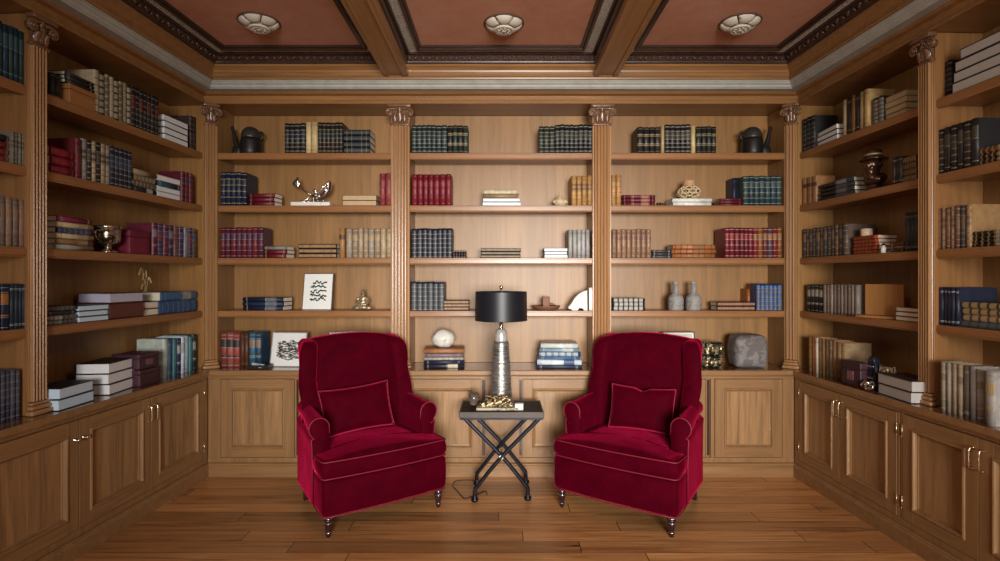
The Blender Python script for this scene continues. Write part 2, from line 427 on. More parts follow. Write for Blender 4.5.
# --- plaster rosettes
M_PLAST = blotch('aged_plaster', (.66, .60, .50), (.22, .15, .10), 16, .64, rough=.7)
M_PLD = plain('rosette_recess', (.10, .055, .035), .7)
for x, y, lab in ((-1.63, 3.64, 'cream plaster ceiling rosette in the left ceiling panel'), (.02, 3.66, 'cream plaster ceiling rosette in the centre ceiling panel'), (1.615, 3.65, 'cream plaster ceiling rosette in the right ceiling panel')):
    t = root('ceiling_rosette', T(x, y, CZ) @ Matrix.Diagonal((.86, .86, .60, 1)), lab, 'ceiling rosette', 'plaster ceiling rosettes')
    mb = MB(); mb.lathe([(.158, -.001), (.160, -.010), (.152, -.016), (.08, -.018), (0, -.018)], n=48); mb.build('backplate', M_PLD, t)
    for k in range(6):
        a0 = 2 * PI * (k - .5) / 6 + PI / 2 + .045; a1 = a0 + 2 * PI / 6 - .09; mb = MB(); rows = []
        prf = [(.060, -.030), (.066, -.058), (.088, -.066), (.112, -.060), (.132, -.046), (.147, -.024), (.150, -.014), (.140, -.012), (.060, -.012)]
        for q in range(9):
            a = a0 + (a1 - a0) * q / 8; e = 1 - .22 * abs(q / 4 - 1) ** 3; e2 = 1 - .045 * abs(q / 4 - 1) ** 2
            rows.append([mb.v((r * e2 * math.cos(a), r * e2 * math.sin(a), z * e if z < -.02 else z)) for r, z in prf])
        m_ = len(prf)
        for p_, q_ in zip(rows, rows[1:]):
            for w_ in range(m_): mb.face([p_[w_], p_[(w_ + 1) % m_], q_[(w_ + 1) % m_], q_[w_]], 0, True)
        mb.face(rows[0]); mb.face(rows[-1][::-1]); mb.build('petal', M_PLAST, t)
    mb = MB(); mb.lathe([(.056, -.018), (.056, -.072), (.076, -.076), (.082, -.084), (.078, -.096), (.066, -.100), (.060, -.094), (.022, -.094), (.016, -.106), (0, -.108)], n=32)
    for k in range(9):
        a = 2 * PI * k / 9; mb.ball((.042 * math.cos(a), .042 * math.sin(a), -.096), (.013, .013, .008), 1)
    mb.build('boss', M_PLAST, t)
# --- countertop
mb = MB(); sweep(mb, [(.42, CT - .045), (.03, CT - .045), (.012, CT - .012), (.006, CT), (.42, CT)])
ct = mb.build('countertop', M_CTOP); tag(ct, 'long dark glossy wooden countertop running round all the base cabinets', 'countertop')
mb = MB(); sweep(mb, [(.045, CT - .060), (.018, CT - .060), (.018, CT - .051), (.006, CT - .045), (0, CT - .034), (0, CT - .006), (.0055, CT - .001), (.0115, CT - .0125), (.0295, CT - .0455), (.045, CT - .0455)])
mb.build('front_edge', M_DOORH, ct)
# --- pilasters
def pilaster(m4, w, label, corner_=False):
    t = root('pilaster', m4, label, 'pilaster', 'fluted oak pilasters between the bookcase bays')
    h = w / 2; b0, b1, c0, c1 = CT + .001, .925, 2.815, NT - .001
    bk = .024 if not corner_ else .050
    mb = MB(); nf = 5 if not corner_ else 3; fw_ = w * .84 / nf; pts = [(h, bk), (-h, bk), (-h, .018), (-h * .86, .018)]
    for i in range(nf):
        x0 = -w * .42 + i * fw_
        pts += [(x0 + fw_ * .08, .004), (x0 + fw_ * .20, 0), (x0 + fw_ * .42, .001), (x0 + fw_ * .52, .014), (x0 + fw_ * .72, .019), (x0 + fw_ * .92, .014)]
    pts += [(h * .86, .018), (h, .018)]
    mb.prism(pts, lambda p, e: (p[0], p[1], (b1 - .004, c0 + .004)[e])); mb.build('shaft', M_PIL, t)
    mb = MB()
    for (z0, z1, o) in ((b0, b0 + .026, .020), (b0 + .028, b0 + .050, .013), (b0 + .052, b0 + .068, .008)):
        d = (bk + .0 + o) / 2
        mb.rbox((0, (bk - o) / 2 - .0, (z0 + z1) / 2), (h + o, d, (z1 - z0) / 2), .009, 6)
    mb.build('base', M_PIL, t)
    cap = MB(); hh = c1 - c0
    cap.rbox((0, bk / 2 + .004, c0 + .012), (h + .004, bk / 2 + .002, .010), .006, 5)
    cap.prism([(-h * .82, c0 + .02), (h * .82, c0 + .02), (h * .95, c1 - .03), (-h * .95, c1 - .03)], lambda p, e: (p[0], (.004, bk)[e], p[1]))
    cap.rbox((0, bk / 2 - .016, c1 - .014), (h + .020, bk / 2 + .016, .013), .006, 5)
    cap.rbox((0, bk / 2 - .008, c1 - .033), (h + .008, bk / 2 + .006, .006), .004, 5)
    co = cap.build('capital', M_CAP, t)
    for s in (-1, 1):
        mb = MB(); cx_, cz_ = s * (h + .006), c1 - .066; sp = []
        for k in range(26):
            a = k / 25 * 2.1 * 2 * PI; r = .030 * (1 - k / 25 * .86)
            sp.append((cx_ + s * r * math.sin(a), -.010 - .006 * k / 25, cz_ + r * math.cos(a)))
        mb.tube([(s * h * .3, -.004, c1 - .040), (s * h * .7, -.008, c1 - .037)] + sp, [.007, .008] + [.0085 - .004 * k / 25 for k in range(26)], 7)
        mb.ball((cx_, -.014, cz_), .010, 2)
        mb.tube([(cx_, -.008, cz_), (cx_, bk * .8, cz_)], .022, 12)
        mb.build('volute', M_CAP, co)
    for k, (x, zz, sc_) in enumerate(((-h * .52, c0 + .022, .9), (h * .52, c0 + .022, .9), (0, c0 + .022, 1.25), (0, c1 - .075, .8))):
        mb = MB(); n = 6
        rows = []
        for i in range(n + 1):
            f = i / n; wd = .024 * sc_ * (math.sin(PI * min(1, f * .9 + .12)) ** .7) * (1 + .16 * math.cos(f * 5 * PI))
            y = -.004 - .022 * f ** 2; z = zz + .085 * sc_ * f - (.020 if i == n else 0)
            rows.append([(x - wd, y + .008, z), (x - wd * .5, y, z), (x, y - .006, z + .002), (x + wd * .5, y, z), (x + wd, y + .008, z)])
        vs = [[mb.v(p) for p in r] for r in rows]; vb = [[mb.v((p[0], p[1] + .010, p[2])) for p in r] for r in rows]
        for i in range(n):
            for j in range(4):
                mb.face([vs[i][j], vs[i][j + 1], vs[i + 1][j + 1], vs[i + 1][j]], 0, True); mb.face([vb[i][j], vb[i + 1][j], vb[i + 1][j + 1], vb[i][j + 1]], 0, True)
            for j in (0, 4): mb.face([vs[i][j], vs[i + 1][j], vb[i + 1][j], vb[i][j]], 0, True)
        for i in (0, n):
            for j in range(4): mb.face([vs[i][j], vs[i][j + 1], vb[i][j + 1], vb[i][j]], 0)
        mb.build('acanthus_leaf', M_CAP, co)
    return t
PXC = .820; PWD = .150
xl_p = lx('L', 41.5, PF); xr_p = lx('R', 923.6, PF)
pilaster(W['B'] @ T(-PXC, PF, 0), PWD, 'fluted oak pilaster on the back wall behind the left armchair')
pilaster(W['B'] @ T(PXC, PF, 0), PWD, 'fluted oak pilaster on the back wall behind the right armchair')
pilaster(W['L'] @ T(xl_p, PF, 0), .108, 'fluted oak pilaster standing on the left wall counter')
pilaster(W['R'] @ T(xr_p, PF, 0), .100, 'fluted oak pilaster standing on the right wall counter')
LE = .115                                          # the side niches end this far past the corner
for side, sg, lab in (('L', -1, 'narrow fluted pilaster in the back left corner'), ('R', 1, 'narrow fluted pilaster in the back right corner')):
    a = Vector((sg * 2.310, YB + SF, 0)); b = W[side] @ Vector((-sg * LE, SF, 0)); o1 = Vector((sg * 2.310, YB + .425, 0)); o2 = W[side] @ Vector((-sg * LE, .425, 0))
    k = Vector((sg * 2.70, YB + .425, 0)) ; po = [a, o1, k, o2, b]
    mb = MB(); mb.prism(po, lambda p, e: (p.x, p.y, (CT + .001, NT - .001)[e]))
    mb.build('corner_post', M_PANEL); o = bpy.data.objects['corner_post'] if sg < 0 else bpy.data.objects['corner_post.001']
    tag(o, 'square oak corner post between back bookcase and %s bookcase' % ('left' if sg < 0 else 'right'), 'post')
    mid = (a + b) / 2; pilaster(T(mid.x, mid.y, 0) @ RZ(-sg * R(38)) @ T(0, -.055, 0), .082, lab, True)
# --- bookcase bays
def bay(w, x0, x1, label, ends=(1, 1)):
    xc = (x0 + x1) / 2; t = root('bookcase', W[w] @ T(xc, 0, 0), label, 'bookcase', 'built-in bookcase bays'); a, b = x0 - xc, x1 - xc
    mb = MB(); mb.box(a - .002, b + .002, NB, NB + .018, CT + .002, NT - .002); mb.build('back_panel', M_PANEL, t)
    if ends[0]: mb = MB(); mb.box(a - .018, a, SF - .004, NB - .001, CT + .002, NT - .002); mb.build('side_panel', M_OAKV, t, bev=.002)
    if ends[1]: mb = MB(); mb.box(b, b + .018, SF - .004, NB - .001, CT + .002, NT - .002); mb.build('side_panel', M_OAKV, t, bev=.002)
    for s in (1, 2, 3, 4):
        z = SZ[s]; mb = MB()
        pr = [(NB - .001, z - STH + .014), (SF + .030, z - STH + .014), (SF + .030, z - STH), (SF + .006, z - STH), (SF + .003, z - STH + .008), (SF, z - STH + .011), (SF, z - .012), (SF + .003, z - .009), (SF + .003, z - .003), (SF + .007, z), (NB - .001, z)]
        mb.prism(pr, lambda p, e: ((a + .001, b - .001)[e], p[0], p[1])); mb.build('shelf', M_OAKH, t)
    return x0, x1
BAY = {}
BAY['BL'] = bay('B', -2.309, -PXC - .077, 'bookcase bay at the left end of the back wall', (0, 1))
BAY['BC'] = bay('B', -PXC + .077, PXC - .077, 'bookcase bay in the middle of the back wall behind the lamp')
BAY['BR'] = bay('B', PXC + .077, 2.309, 'bookcase bay at the right end of the back wall', (1, 0))
BAY['L1'] = bay('L', xl_p + .056, LE - .001, 'left wall bookcase bay next to the back corner', (1, 0))
BAY['L2'] = bay('L', xl_p - .056 - 1.45, xl_p - .056, 'left wall bookcase bay cut by the left photo edge')
BAY['R1'] = bay('R', -LE + .001, xr_p - .052, 'right wall bookcase bay next to the back corner', (0, 1))
BAY['R2'] = bay('R', xr_p + .052, xr_p + .052 + 1.45, 'right wall bookcase bay cut by the right photo edge')
# --- base cabinets
def door(t, xo, x0, x1, z0=.150, z1=.772, handle=None, hz=None):
    x0 -= xo; x1 -= xo; sw = .078; y0, y1 = DV, DV + .022
    mb = MB(); mb.box(x0, x0 + sw, y0, y1, z0, z1); mb.box(x1 - sw, x1, y0, y1, z0, z1)
    mb.box(x0 + sw, x1 - sw, y0, y1, z0, z0 + sw, 1); mb.box(x0 + sw, x1 - sw, y0, y1, z1 - sw, z1, 1)
    d = mb.build('door', [M_DOOR, M_DOORH], t, bev=.0015)
    mb = MB(); xa, xb, za, zb = x0 + sw, x1 - sw, z0 + sw, z1 - sw
    pr = [(-.006, y0), (-.004, y0 - .006), (.003, y0 - .009), (.008, y0 - .006), (.012, y0 + .003), (.013, y0 + .012), (.020, y0 + .014), (.024, y0 + .019), (.024, y1), (-.006, y1)]
    rows = [[mb.v((x, yy, z)) for x, z in ((xa + i, za + i), (xb - i, za + i), (xb - i, zb - i), (xa + i, zb - i))] for i, yy in pr]
    for q in range(len(pr) - 1):
        for k in range(4): mb.face([rows[q][k], rows[q][(k + 1) % 4], rows[q + 1][(k + 1) % 4], rows[q + 1][k]], 0)
    mb.build('moulding', M_DOOR, d)
    mb = MB(); mb.box(xa + .022, xb - .022, y0 + .017, y1 - .001, za + .022, zb - .022); mb.build('panel', M_DOORP, d)
    for s, kind in (handle or []):
        hx = x0 + .026 if s == 'l' else x1 - .026; z = hz or .665
        mb = MB()
        if kind == 'bar':
            hh = .052; pts = [(hx, y0, z - hh)] + [(hx, y0 - .024 + .010 * (1 - math.sin(a)), z - hh + .010 * (1 - math.cos(a))) for a in (R(15), R(45), R(75))] + [(hx, y0 - .026, z - hh * .4), (hx, y0 - .026, z + hh * .4)] + [(hx, y0 - .024 + .010 * (1 - math.sin(a)), z + hh - .010 * (1 - math.cos(a))) for a in (R(75), R(45), R(15))] + [(hx, y0, z + hh)]
            mb.tube(pts, .0048, 8); mb.lathe([(.009, 0), (.009, .003), (0, .003)], (hx, y0 - .0032, z + hh), 10); mb.lathe([(.009, 0), (.009, .003), (0, .003)], (hx, y0 - .0032, z - hh), 10)
            mb.build('handle', M_BRASS, d)
        else:
            mb.M = T(hx, y0, z) @ RX(R(90)); mb.lathe([(.011, 0), (.011, .003), (.006, .006), (.005, .016), (.010, .020), (.012, .027), (.007, .032), (0, .033)], n=14); mb.M = Matrix.Identity(4)
            mb.tube([(hx - .02, y0 - .018, z), (hx + .02, y0 - .018, z)], .004, 8); mb.build('latch_knob', M_STEEL, d)
        if len(handle) > 1: continue
        ex = x1 + .002 if s == 'l' else x0 - .002
        for z in (z0 + .10, z1 - .10):
            mb = MB(); mb.tube([(ex, y0 - .002, z - .03), (ex, y0 - .002, z + .03)], .0045, 8); mb.ball((ex, y0 - .002, z + .033), .005, 1); mb.ball((ex, y0 - .002, z - .033), .005, 1); mb.build('hinge', M_BRASS, d)
    return d
def cabinet(w, x0, x1, doors, label, slots=()):
    xo = (x0 + x1) / 2; t = root('base_cabinet', W[w] @ T(xo, 0, 0), label, 'cabinet', 'panelled base cabinets under the counter')
    mb = MB(); mb.box(x0 - xo + .0005, x1 - xo - .0005, DV + .0225, .415, .107, CT - .061)
    mb.box(x0 - xo + .001, x1 - xo - .001, DV + .004, DV + .0224, .107, .146)          # bottom rail
    mb.box(x0 - xo + .001, x1 - xo - .001, DV + .004, DV + .0224, .775, CT - .062)     # top rail
    ed = sorted([x0 + .001] + [v for d in doors for v in d[:2]] + [v for s in slots for v in s] + [x1 - .001])
    for a, b in zip(ed[::2], ed[1::2]):
        if b - a > .012: mb.box(a - xo + .003, b - xo - .003, DV + .002, DV + .0224, .146, .775)
    mb.build('carcass', M_DOOR, t, bev=.0015)
    for s in slots: mb = MB(); mb.box(s[0] - xo, s[1] - xo, DV + .0195, DV + .0223, .16, .765); mb.build('dark_slot', M_DARKM, t)
    for d in doors: door(t, xo, d[0], d[1], handle=list(d[2:]))
def bx(px): return (px - CX) / F * (YB + DV)
def Lx(px): return lx('L', px, DV)
def Rx(px): return lx('R', px, DV)
c1, c2 = bx(399), bx(603.5)
cabinet('B', XL - .030, c1, [(bx(221), bx(294)), (bx(303), bx(376))], 'base cabinet under the left end of the back counter', [(bx(295.5), bx(298)), (bx(379), bx(381))])
cabinet('B', c1, c2, [(bx(403.5), bx(481)), (bx(523), bx(597))], 'base cabinet at the back behind the folding side table', [(bx(482), bx(485)), (bx(519.5), bx(522))])
cabinet('B', c2, XR + .030, [(bx(633), bx(705.5)), (bx(715), bx(782.5))], 'base cabinet under the right end of the back counter', [(bx(621), bx(623)), (bx(707.5), bx(710.5))])
e0, e1, e2 = Lx(79.3), Lx(151.3), Lx(204.0); dl = e1 - e0
cabinet('L', e0, .036, [(e0 + .003, e1 - .002, ('l', 'knob'), ('r', 'bar')), (e1 + .002, min(e2, .0), ('l', 'bar'))], 'left wall base cabinet beside the back corner, with bar handles')
d0 = [o for o in ALL if o.name.startswith('base_cabinet')][-1]
cabinet('L', e0 - 2 * dl, e0, [(e0 - 2 * dl + .003, e0 - dl - .002, ('r', 'bar')), (e0 - dl + .002, e0 - .003, ('r', 'knob'))], 'left wall base cabinet cut by the left photo edge')
f1, f2, f3, f4 = Rx(839.3), Rx(896.5), Rx(902.5), Rx(978.5)
cabinet('R', -.036, (f2 + f3) / 2, [(max(Rx(799), -.0), f1 - .002, ('r', 'bar')), (f1 + .002, f2, ('l', 'bar'))], 'right wall base cabinet beside the back corner with paired handles')
cabinet('R', (f2 + f3) / 2, f4 + (f4 - f3) + .03, [(f3, f4 - .002, ('r', 'bar')), (f4 + .002, f4 + (f4 - f3), ('l', 'bar'))], 'right wall base cabinet cut by the right photo edge')
# ================================================================== ARMCHAIRS
M_LEG = plain('dark_polished_leg', (.035, .012, .012), .15, .1, .2, 30)
M_LEGM = plain('pewter_ring', (.42, .42, .48), .2, .9, .1, 40)
def sst(a, b, x):
    t = max(0, min(1, (x - a) / (b - a))); return t * t * (3 - 2 * t)
def bez(pts, n=8):
    """Catmull-Rom through pts"""
    P = [Vector(p) for p in pts]; out = []
    for i in range(len(P) - 1):
        a, b, c, d = P[max(i - 1, 0)], P[i], P[i + 1], P[min(i + 2, len(P) - 1)]
        for k in range(n):
            t = k / n; out.append(.5 * ((2 * b) + (c - a) * t + (2 * a - 5 * b + 4 * c - d) * t * t + (3 * b - a - 3 * c + d) * t ** 3))
    out.append(P[-1]); return out
def TAP(y): return .080 * sst(-.30, .32, y)
def WFL(y, z): return -.045 + .050 * sst(.36, .14, y) - .010 * sst(.80, .62, z)
def armchair(m4, label):
    t = root('wingback_armchair', m4, label, 'armchair', 'red velvet wingback armchairs')
    # --- apron
    def f_ap(p):
        fr = sst(.1, -.42, p.y); p.y -= .022 * (1 - (p.x / .425) ** 2) * fr; p.y -= .012 * math.sin((p.z - .135) / .22 * PI) * fr; p.x *= .988 - TAP(p.y); return p
    mb = MB(); mb.rbox((0, -.030, .245), (.430, .345, .112), .030, 12, f_ap); sb = mb.build('seat_base', M_VELVET, t)
    mb = MB(); pts = [(.425, .28, .136), (.427, -.28, .136), (.423, -.352, .136)] + [(x / 10 * .41, -.375 - .022 * (1 - (x / 10) ** 2), .136) for x in range(10, -11, -2)] + [(-.423, -.352, .136), (-.427, -.28, .136), (-.425, .28, .136)]
    mb.tube([(x * (.988 - TAP(y)), y, z) for x, y, z in pts], .0042, 6); mb.build('piping', M_PIPE, sb)
    # --- T cushion
    def outline(z, off=0):
        k = []
        for x in range(-10, 11): k.append((x / 10 * (.410 + off), -.372 - off - .020 * (1 - (x / 10) ** 2), z))
        k += [(.424 + off, -.35, z), (.425 + off, -.20, z), (.413 + off, -.172 + off, z), (.335 + off, -.162 + off, z), (.322 + off, -.14, z), (.315 + off, -.02, z), (.305 + off, .12, z), (.28, .175 + off, z)]
        k += [(x, y, z) for x, y in ((0, .18 + off), (-.28, .175 + off))]
        k += [(-.305 - off, .12, z), (-.315 - off, -.02, z), (-.322 - off, -.14, z), (-.335 - off, -.162 + off, z), (-.413 - off, -.172 + off, z), (-.425 - off, -.20, z), (-.424 - off, -.35, z)]
        return k
    def crown(x, y): return .034 * max(0, 1 - (x / .38) ** 2) * max(0, 1 - ((y + .13) / .36) ** 2)
    mb = MB(); lev = [(.360, -.012), (.366, -.003), (.40, .008), (.43, .008), (.464, -.003), (.470, -.012)]
    rows = [[mb.v(p) for p in outline(z, o)] for z, o in lev]; n = len(rows[0])
    for a, b in zip(rows, rows[1:]):
        for i in range(n): mb.face([a[i], a[(i + 1) % n], b[(i + 1) % n], b[i]], 0, True)
    mb.face(rows[0][::-1])
    last = rows[-1]; base = outline(.470, -.012)
    for s in (.9, .75, .55, .35, .15):
        r = []
        for p in base:
            x, y = p[0] * s, -.13 + (p[1] + .13) * s; r.append(mb.v((x, y, .470 + crown(x, y) + .004 * (1 - s))))
        for i in range(n): mb.face([last[i], last[(i + 1) % n], r[(i + 1) % n], r[i]], 0, True)
        last = r
    mb.face(last, 0, True)
    cu = mb.build('seat_cushion', M_VELVET, t)
    for z in (.364, .467):
        mb = MB(); mb.tube(outline(z, .001), .0042, 6, closed=True); mb.build('piping', M_PIPE, cu)
    # --- back
    def f_bk(p):
        top = sst(.85, 1.16, p.z); p.z += .040 * (1 - (p.x / .36) ** 2) * top
        p.y += (p.z - .35) * .150
        if p.y < .235 + (p.z - .35) * .150: p.y -= .020 * (1 - (p.x / .37) ** 2) * math.sin(max(0, min(1, (p.z - .40) / .72)) * PI)
        return p
    mb = MB(); mb.rbox((0, .240, .735), (.315, .065, .395), .045, 16, f_bk); mb.build('back', M_VELVET, t)
    # --- wings
    for s in (-1, 1):
        cv = bez([(.305, .44), (.13, .45), (.118, .58), (.112, .68), (.135, .78), (.150, .90), (.140, 1.02), (.150, 1.085), (.190, 1.122), (.25, 1.135), (.33, 1.140), (.362, 1.11)], 5)
        cv = [(p.x, p.y) for p in cv] + [(.345, .95), (.315, .70)]; cv = [(y + .055 * sst(.62, 1.2, z) + .05 * max(0, z - .7), z) for y, z in cv]
        mb = MB(); n = len(cv); cen = Vector((.27, .86))
        lay = [(.000, .040), (.005, .016), (.020, 0), (.072, 0), (.088, .016), (.094, .040)]; rows = []
        for dx, ins in lay:
            r = []
            for y, z in cv:
                q = Vector((y, z)); d = (cen - q); q = q + d.normalized() * ins
                fl = WFL(y, z)
                r.append(mb.v((s * (.292 + dx * 1.28 + fl), q.x, q.y)))
            rows.append(r)
        for a, b in zip(rows, rows[1:]):
            for i in range(n): mb.face([a[i], a[(i + 1) % n], b[(i + 1) % n], b[i]], 0, True)
        for r, rev in ((rows[0], 1), (rows[-1], 0)):
            c = mb.v((s * (.292 + WFL(.27, .86) + (.004 if rev else .112)), .27, .86))
            for i in range(n): mb.face([r[i], r[(i + 1) % n], c], 0, True)
        w_ = mb.build('wing', M_VELVET, t)
    # --- rolled arms, each one skin: outer panel, scroll and inner face
    for s in (-1, 1):
        def prof(yf):
            k = 1 - .18 * yf; zr = .628 + .040 * yf; rr = .064 * k; cx_ = .387 - .008 * yf; p = [(.330, .30), (.330, .42), (.320, zr - .045)]
            for i in range(0, 15):
                a = R(190) - R(250) * i / 14; p.append((cx_ + rr * math.cos(a), zr + rr * math.sin(a)))
            p += [(.436, zr - .072), (.432, zr - .12), (.430, .40), (.430, .16), (.424, .138)]
            return p
        mb = MB(); st = [(-.172, .000, .86), (-.182, .0, .955), (-.176, .0, 1), (-.162, .0, 1), (-.06, .25, 1), (.07, .6, 1), (.18, .9, 1), (.29, 1, 1)]; rows = []
        for q, (y, yf, k) in enumerate(st):
            pp = prof(yf); cx_, cz_ = .372, .50
            yy = y
            rows.append([mb.v((s * (cx_ + (x - cx_) * k) * (1 - TAP(y) * .85 * sst(.33, .40, x)), yy - (.004 if q == 0 else 0), cz_ + (z - cz_) * (k if q < 2 else 1))) for x, z in pp])
        n = len(rows[0])
        for a, b in zip(rows[1:], rows[2:]):
            for i in range(n): mb.face([a[i], a[(i + 1) % n], b[(i + 1) % n], b[i]], 0, True)
        c = mb.v((s * .372, -.186, .50))
        fr = rows[1]
        for i in range(n): mb.face([fr[i], fr[(i + 1) % n], c], 0, True)
        for v in rows[0]: mb.bm.verts.remove(v)
        mb.face([mb.v(v.co) for v in rows[-1]])
        am = mb.build('arm', M_VELVET, t)
        mb = MB(); pp = prof(0)[2:-1]; mb.tube([(s * x, -.177, z) for x, z in pp], .0042, 6); mb.build('piping', M_PIPE, am)
    # --- legs
    for s in (-1, 1):
        mb = MB(); mb.lathe([(.030, .140), (.032, .128), (.030, .118)], (s * .378, -.338, 0), 20)
        mb.lathe([(.024, .118), (.030, .108), (.026, .098), (.022, .094), (.027, .086), (.024, .072), (.018, .046), (.015, .034), (.020, .028), (.018, .020), (.012, .016), (.014, .008), (.010, .0005)], (s * .378, -.338, 0), 20)
        l = mb.build('leg', M_LEG, t)
        for z, r in ((.122, .0335), (.090, .0270), (.031, .0205)):
            mb = MB(); mb.lathe([(r - .006, z - .004), (r, z - .002), (r, z + .002), (r - .006, z + .004)], (s * .378, -.338, 0), 20); mb.build('ring', M_LEGM, l)
        mb = MB(); a, b = Vector((s * .335, .27, .16)), Vector((s * .338, .315, 0))
        rows = []
        for f in (0, .5, 1):
            p = a.lerp(b, f) + Vector((0, -.012 * math.sin(f * PI), 0)); h = .024 - .008 * f
            rows.append([mb.v(p + Vector((dx * h, dy * h, 0))) for dx, dy in ((-1, -1), (1, -1), (1, 1), (-1, 1))])
        for q, r in zip(rows, rows[1:]):
            for i in range(4): mb.face([q[i], q[(i + 1) % 4], r[(i + 1) % 4], r[i]])
        mb.face(rows[0][::-1]); mb.face(rows[-1]); mb.build('leg', M_LEG, t, bev=.003)
    return t
def pillow(m4, w, h, th, label, chop=0):
    t = root('throw_pillow', m4, label, 'cushion', 'red velvet cushions on the armchairs')
    n = 20; mb = MB()
    def P(u, v, sd):
        x = w / 2 * u * (1 - .05 * (1 - v * v)); z = h / 2 * v * (1 - .09 * (1 - u * u))
        dent = chop * math.exp(-(u / .16) ** 2) * max(0, v) ** 3
        z -= dent
        k = ((1 - u ** 4) * (1 - v ** 4)) ** .55
        wr = .006 * mnoise.noise(Vector((u * 2.2, v * 2.2, sd * 3)))
        return (x, sd * (th / 2 * k * (1 - dent * 6)) + wr * k, z + h / 2)
    for sd in (-1, 1):
        g = [[mb.v(P(-1 + 2 * i / n, -1 + 2 * j / n, sd)) for j in range(n + 1)] for i in range(n + 1)]
        for i in range(n):
            for j in range(n): mb.face([g[i][j], g[i + 1][j], g[i + 1][j + 1], g[i][j + 1]], 0, True)
    bmesh.ops.remove_doubles(mb.bm, verts=mb.bm.verts, dist=1e-5)
    mb.build('pillow_cover', M_VELVET, t)
    e = [P(-1 + 2 * i / n, 1, 1) for i in range(n + 1)] + [P(1, 1 - 2 * i / n, 1) for i in range(1, n + 1)] + [P(1 - 2 * i / n, -1, 1) for i in range(1, n + 1)] + [P(-1, -1 + 2 * i / n, 1) for i in range(1, n)]
    mb = MB(); mb.tube(e, .0036, 6, closed=True); mb.build('piping', M_PIPE, t)
    return t
mL = T(-.936, 3.786, 0) @ RZ(R(35)); mR = T(.924, 3.786, 0) @ RZ(R(-35))
armchair(mL, 'red velvet wingback armchair left of the folding side table')
armchair(mR, 'red velvet wingback armchair right of the folding side table')
pillow(mL @ T(-.035, .045, .500) @ RZ(R(-6)) @ RX(R(-17)) @ RY(R(-4)), .50, .325, .15, 'red velvet cushion propped in the left armchair')
pillow(mR @ T(.035, .045, .500) @ RZ(R(6)) @ RX(R(-17)), .46, .315, .15, 'red velvet cushion with dented top edge in the right armchair', .022)
# ================================================================== SIDE TABLE
TX, TY, TZ = .003, 3.985, .636
M_IRON = plain('blue_black_iron', (.020, .022, .035), .28, .7, .2, 60)
M_TTOP = plain('black_table_top', (.010, .009, .010), .55, 0, .3, 20, 0, .15)
M_TFR = wood('weathered_table_frame', (.055, .036, .026), 'x', .45)
t = root('folding_side_table', T(TX, TY, 0), 'folding side table with black top on crossed iron legs between the armchairs', 'side table')
mb = MB(); hw, hd = .300, .185
mb.box(-hw + .013, hw - .013, -hd + .013, hd - .013, TZ - .034, TZ - .003); top = mb.build('table_top', M_TTOP, t, bev=.002)
mb = MB()
for x0, x1, y0, y1 in ((-hw, hw, -hd, -hd + .012), (-hw, hw, hd - .012, hd), (-hw, -hw + .012, -hd + .012, hd - .012), (hw - .012, hw, -hd + .012, hd - .012)): mb.box(x0, x1, y0, y1, TZ - .044, TZ)
mb.build('table_frame', M_TFR, top, bev=.004, seg=2)
mb = MB()
for y in (-hd + .004, hd - .010): mb.box(-hw + .006, hw - .006, y, y + .006, TZ - .056, TZ - .0445)
mb.build('under_rail', M_IRON, t)
for fy, y in ((0, -.155), (1, .155)):
    for s in (-1, 1):
        yy = y + s * .013; mb = MB()
        pts = bez([(-s * .262, yy, TZ - .052), (-s * .245, yy, TZ - .072), (0, yy, .315), (s * .165, yy, .115), (s * .186, yy, .085), (s * .188, yy, .04)], 6)
        mb.tube(pts, .0140, 10); l = mb.build('leg', M_IRON, t)
        mb = MB(); mb.lathe([(.012, .046), (.016, .040), (.012, .034), (.024, .026), (.027, .016), (.024, .004), (.018, .0005)], (s * .188, yy, 0), 16); mb.build('foot', M_IRON, l)
mb = MB(); mb.tube([(0, -.175, .315), (0, .175, .315)], .0075, 10)
for y in (-.178, .172): mb.tube([(0, y, .315), (0, y + .006, .315)], .015, 10)
mb.build('pivot_rod', M_STEEL, t)
# ================================================================== LAMP
M_SHADE = plain('black_silk_shade', (.012, .013, .017), .42, .25, .1, 200)
def silverleaf():
    m, nt, b = newmat('ridged_silver_glaze')
    co = objco(nt, (1, 1, 9)); n = noise(nt, co, 9, 6, .7, 1.2); n2 = noise(nt, objco(nt, (1, 1, 14)), 20, 3)
    nt.links.new(ramp(nt, n, [(.30, (.06, .055, .05)), (.48, (.27, .26, .25)), (.62, (.48, .46, .44)), (.75, (.62, .60, .58))]), b.inputs['Base Color'])
    b.inputs['Metallic'].default_value = .75; b.inputs['Roughness'].default_value = .34; bump(nt, b, n2, .5, .004); return m
M_SG = silverleaf()
M_SGL = plain('pale_crackle_glaze', (.46, .44, .41), .3, .3, .25, 60, .2)
t = root('table_lamp', T(TX - .002, TY + .040, TZ + .0005), 'tall silver cone table lamp with a black drum shade on the side table', 'lamp')
mb = MB(); mb.lathe([(.098, 0), (.100, .010), (.096, .020), (.086, .022), (.084, .03)], n=40); mb.build('foot', M_IRON, t)
mb = MB(); pr = []
for i in range(41):
    f = i / 40; pr.append((.083 - .027 * f + .0016 * math.sin(i * 1.7), .026 + f * .444))
pr += [(.050, .474), (.046, .475)]
mb.lathe(pr, n=40); body = mb.build('lamp_body', M_SG, t)
mb = MB(); mb.lathe([(.047, .470), (.048, .480), (.044, .53), (.036, .556), (.030, .562), (.024, .564)], n=32); mb.build('shoulder', M_SGL, t)
mb = MB(); mb.lathe([(.016, .560), (.018, .566), (.014, .572), (.013, .588), (.018, .592), (.012, .598), (.010, .622)], n=20); mb.build('neck', M_STEEL, t)
mb = MB(); mb.tube([(0, 0, .62), (0, 0, .852)], .006, 8)
mb.build('stem', M_BRASS, t)
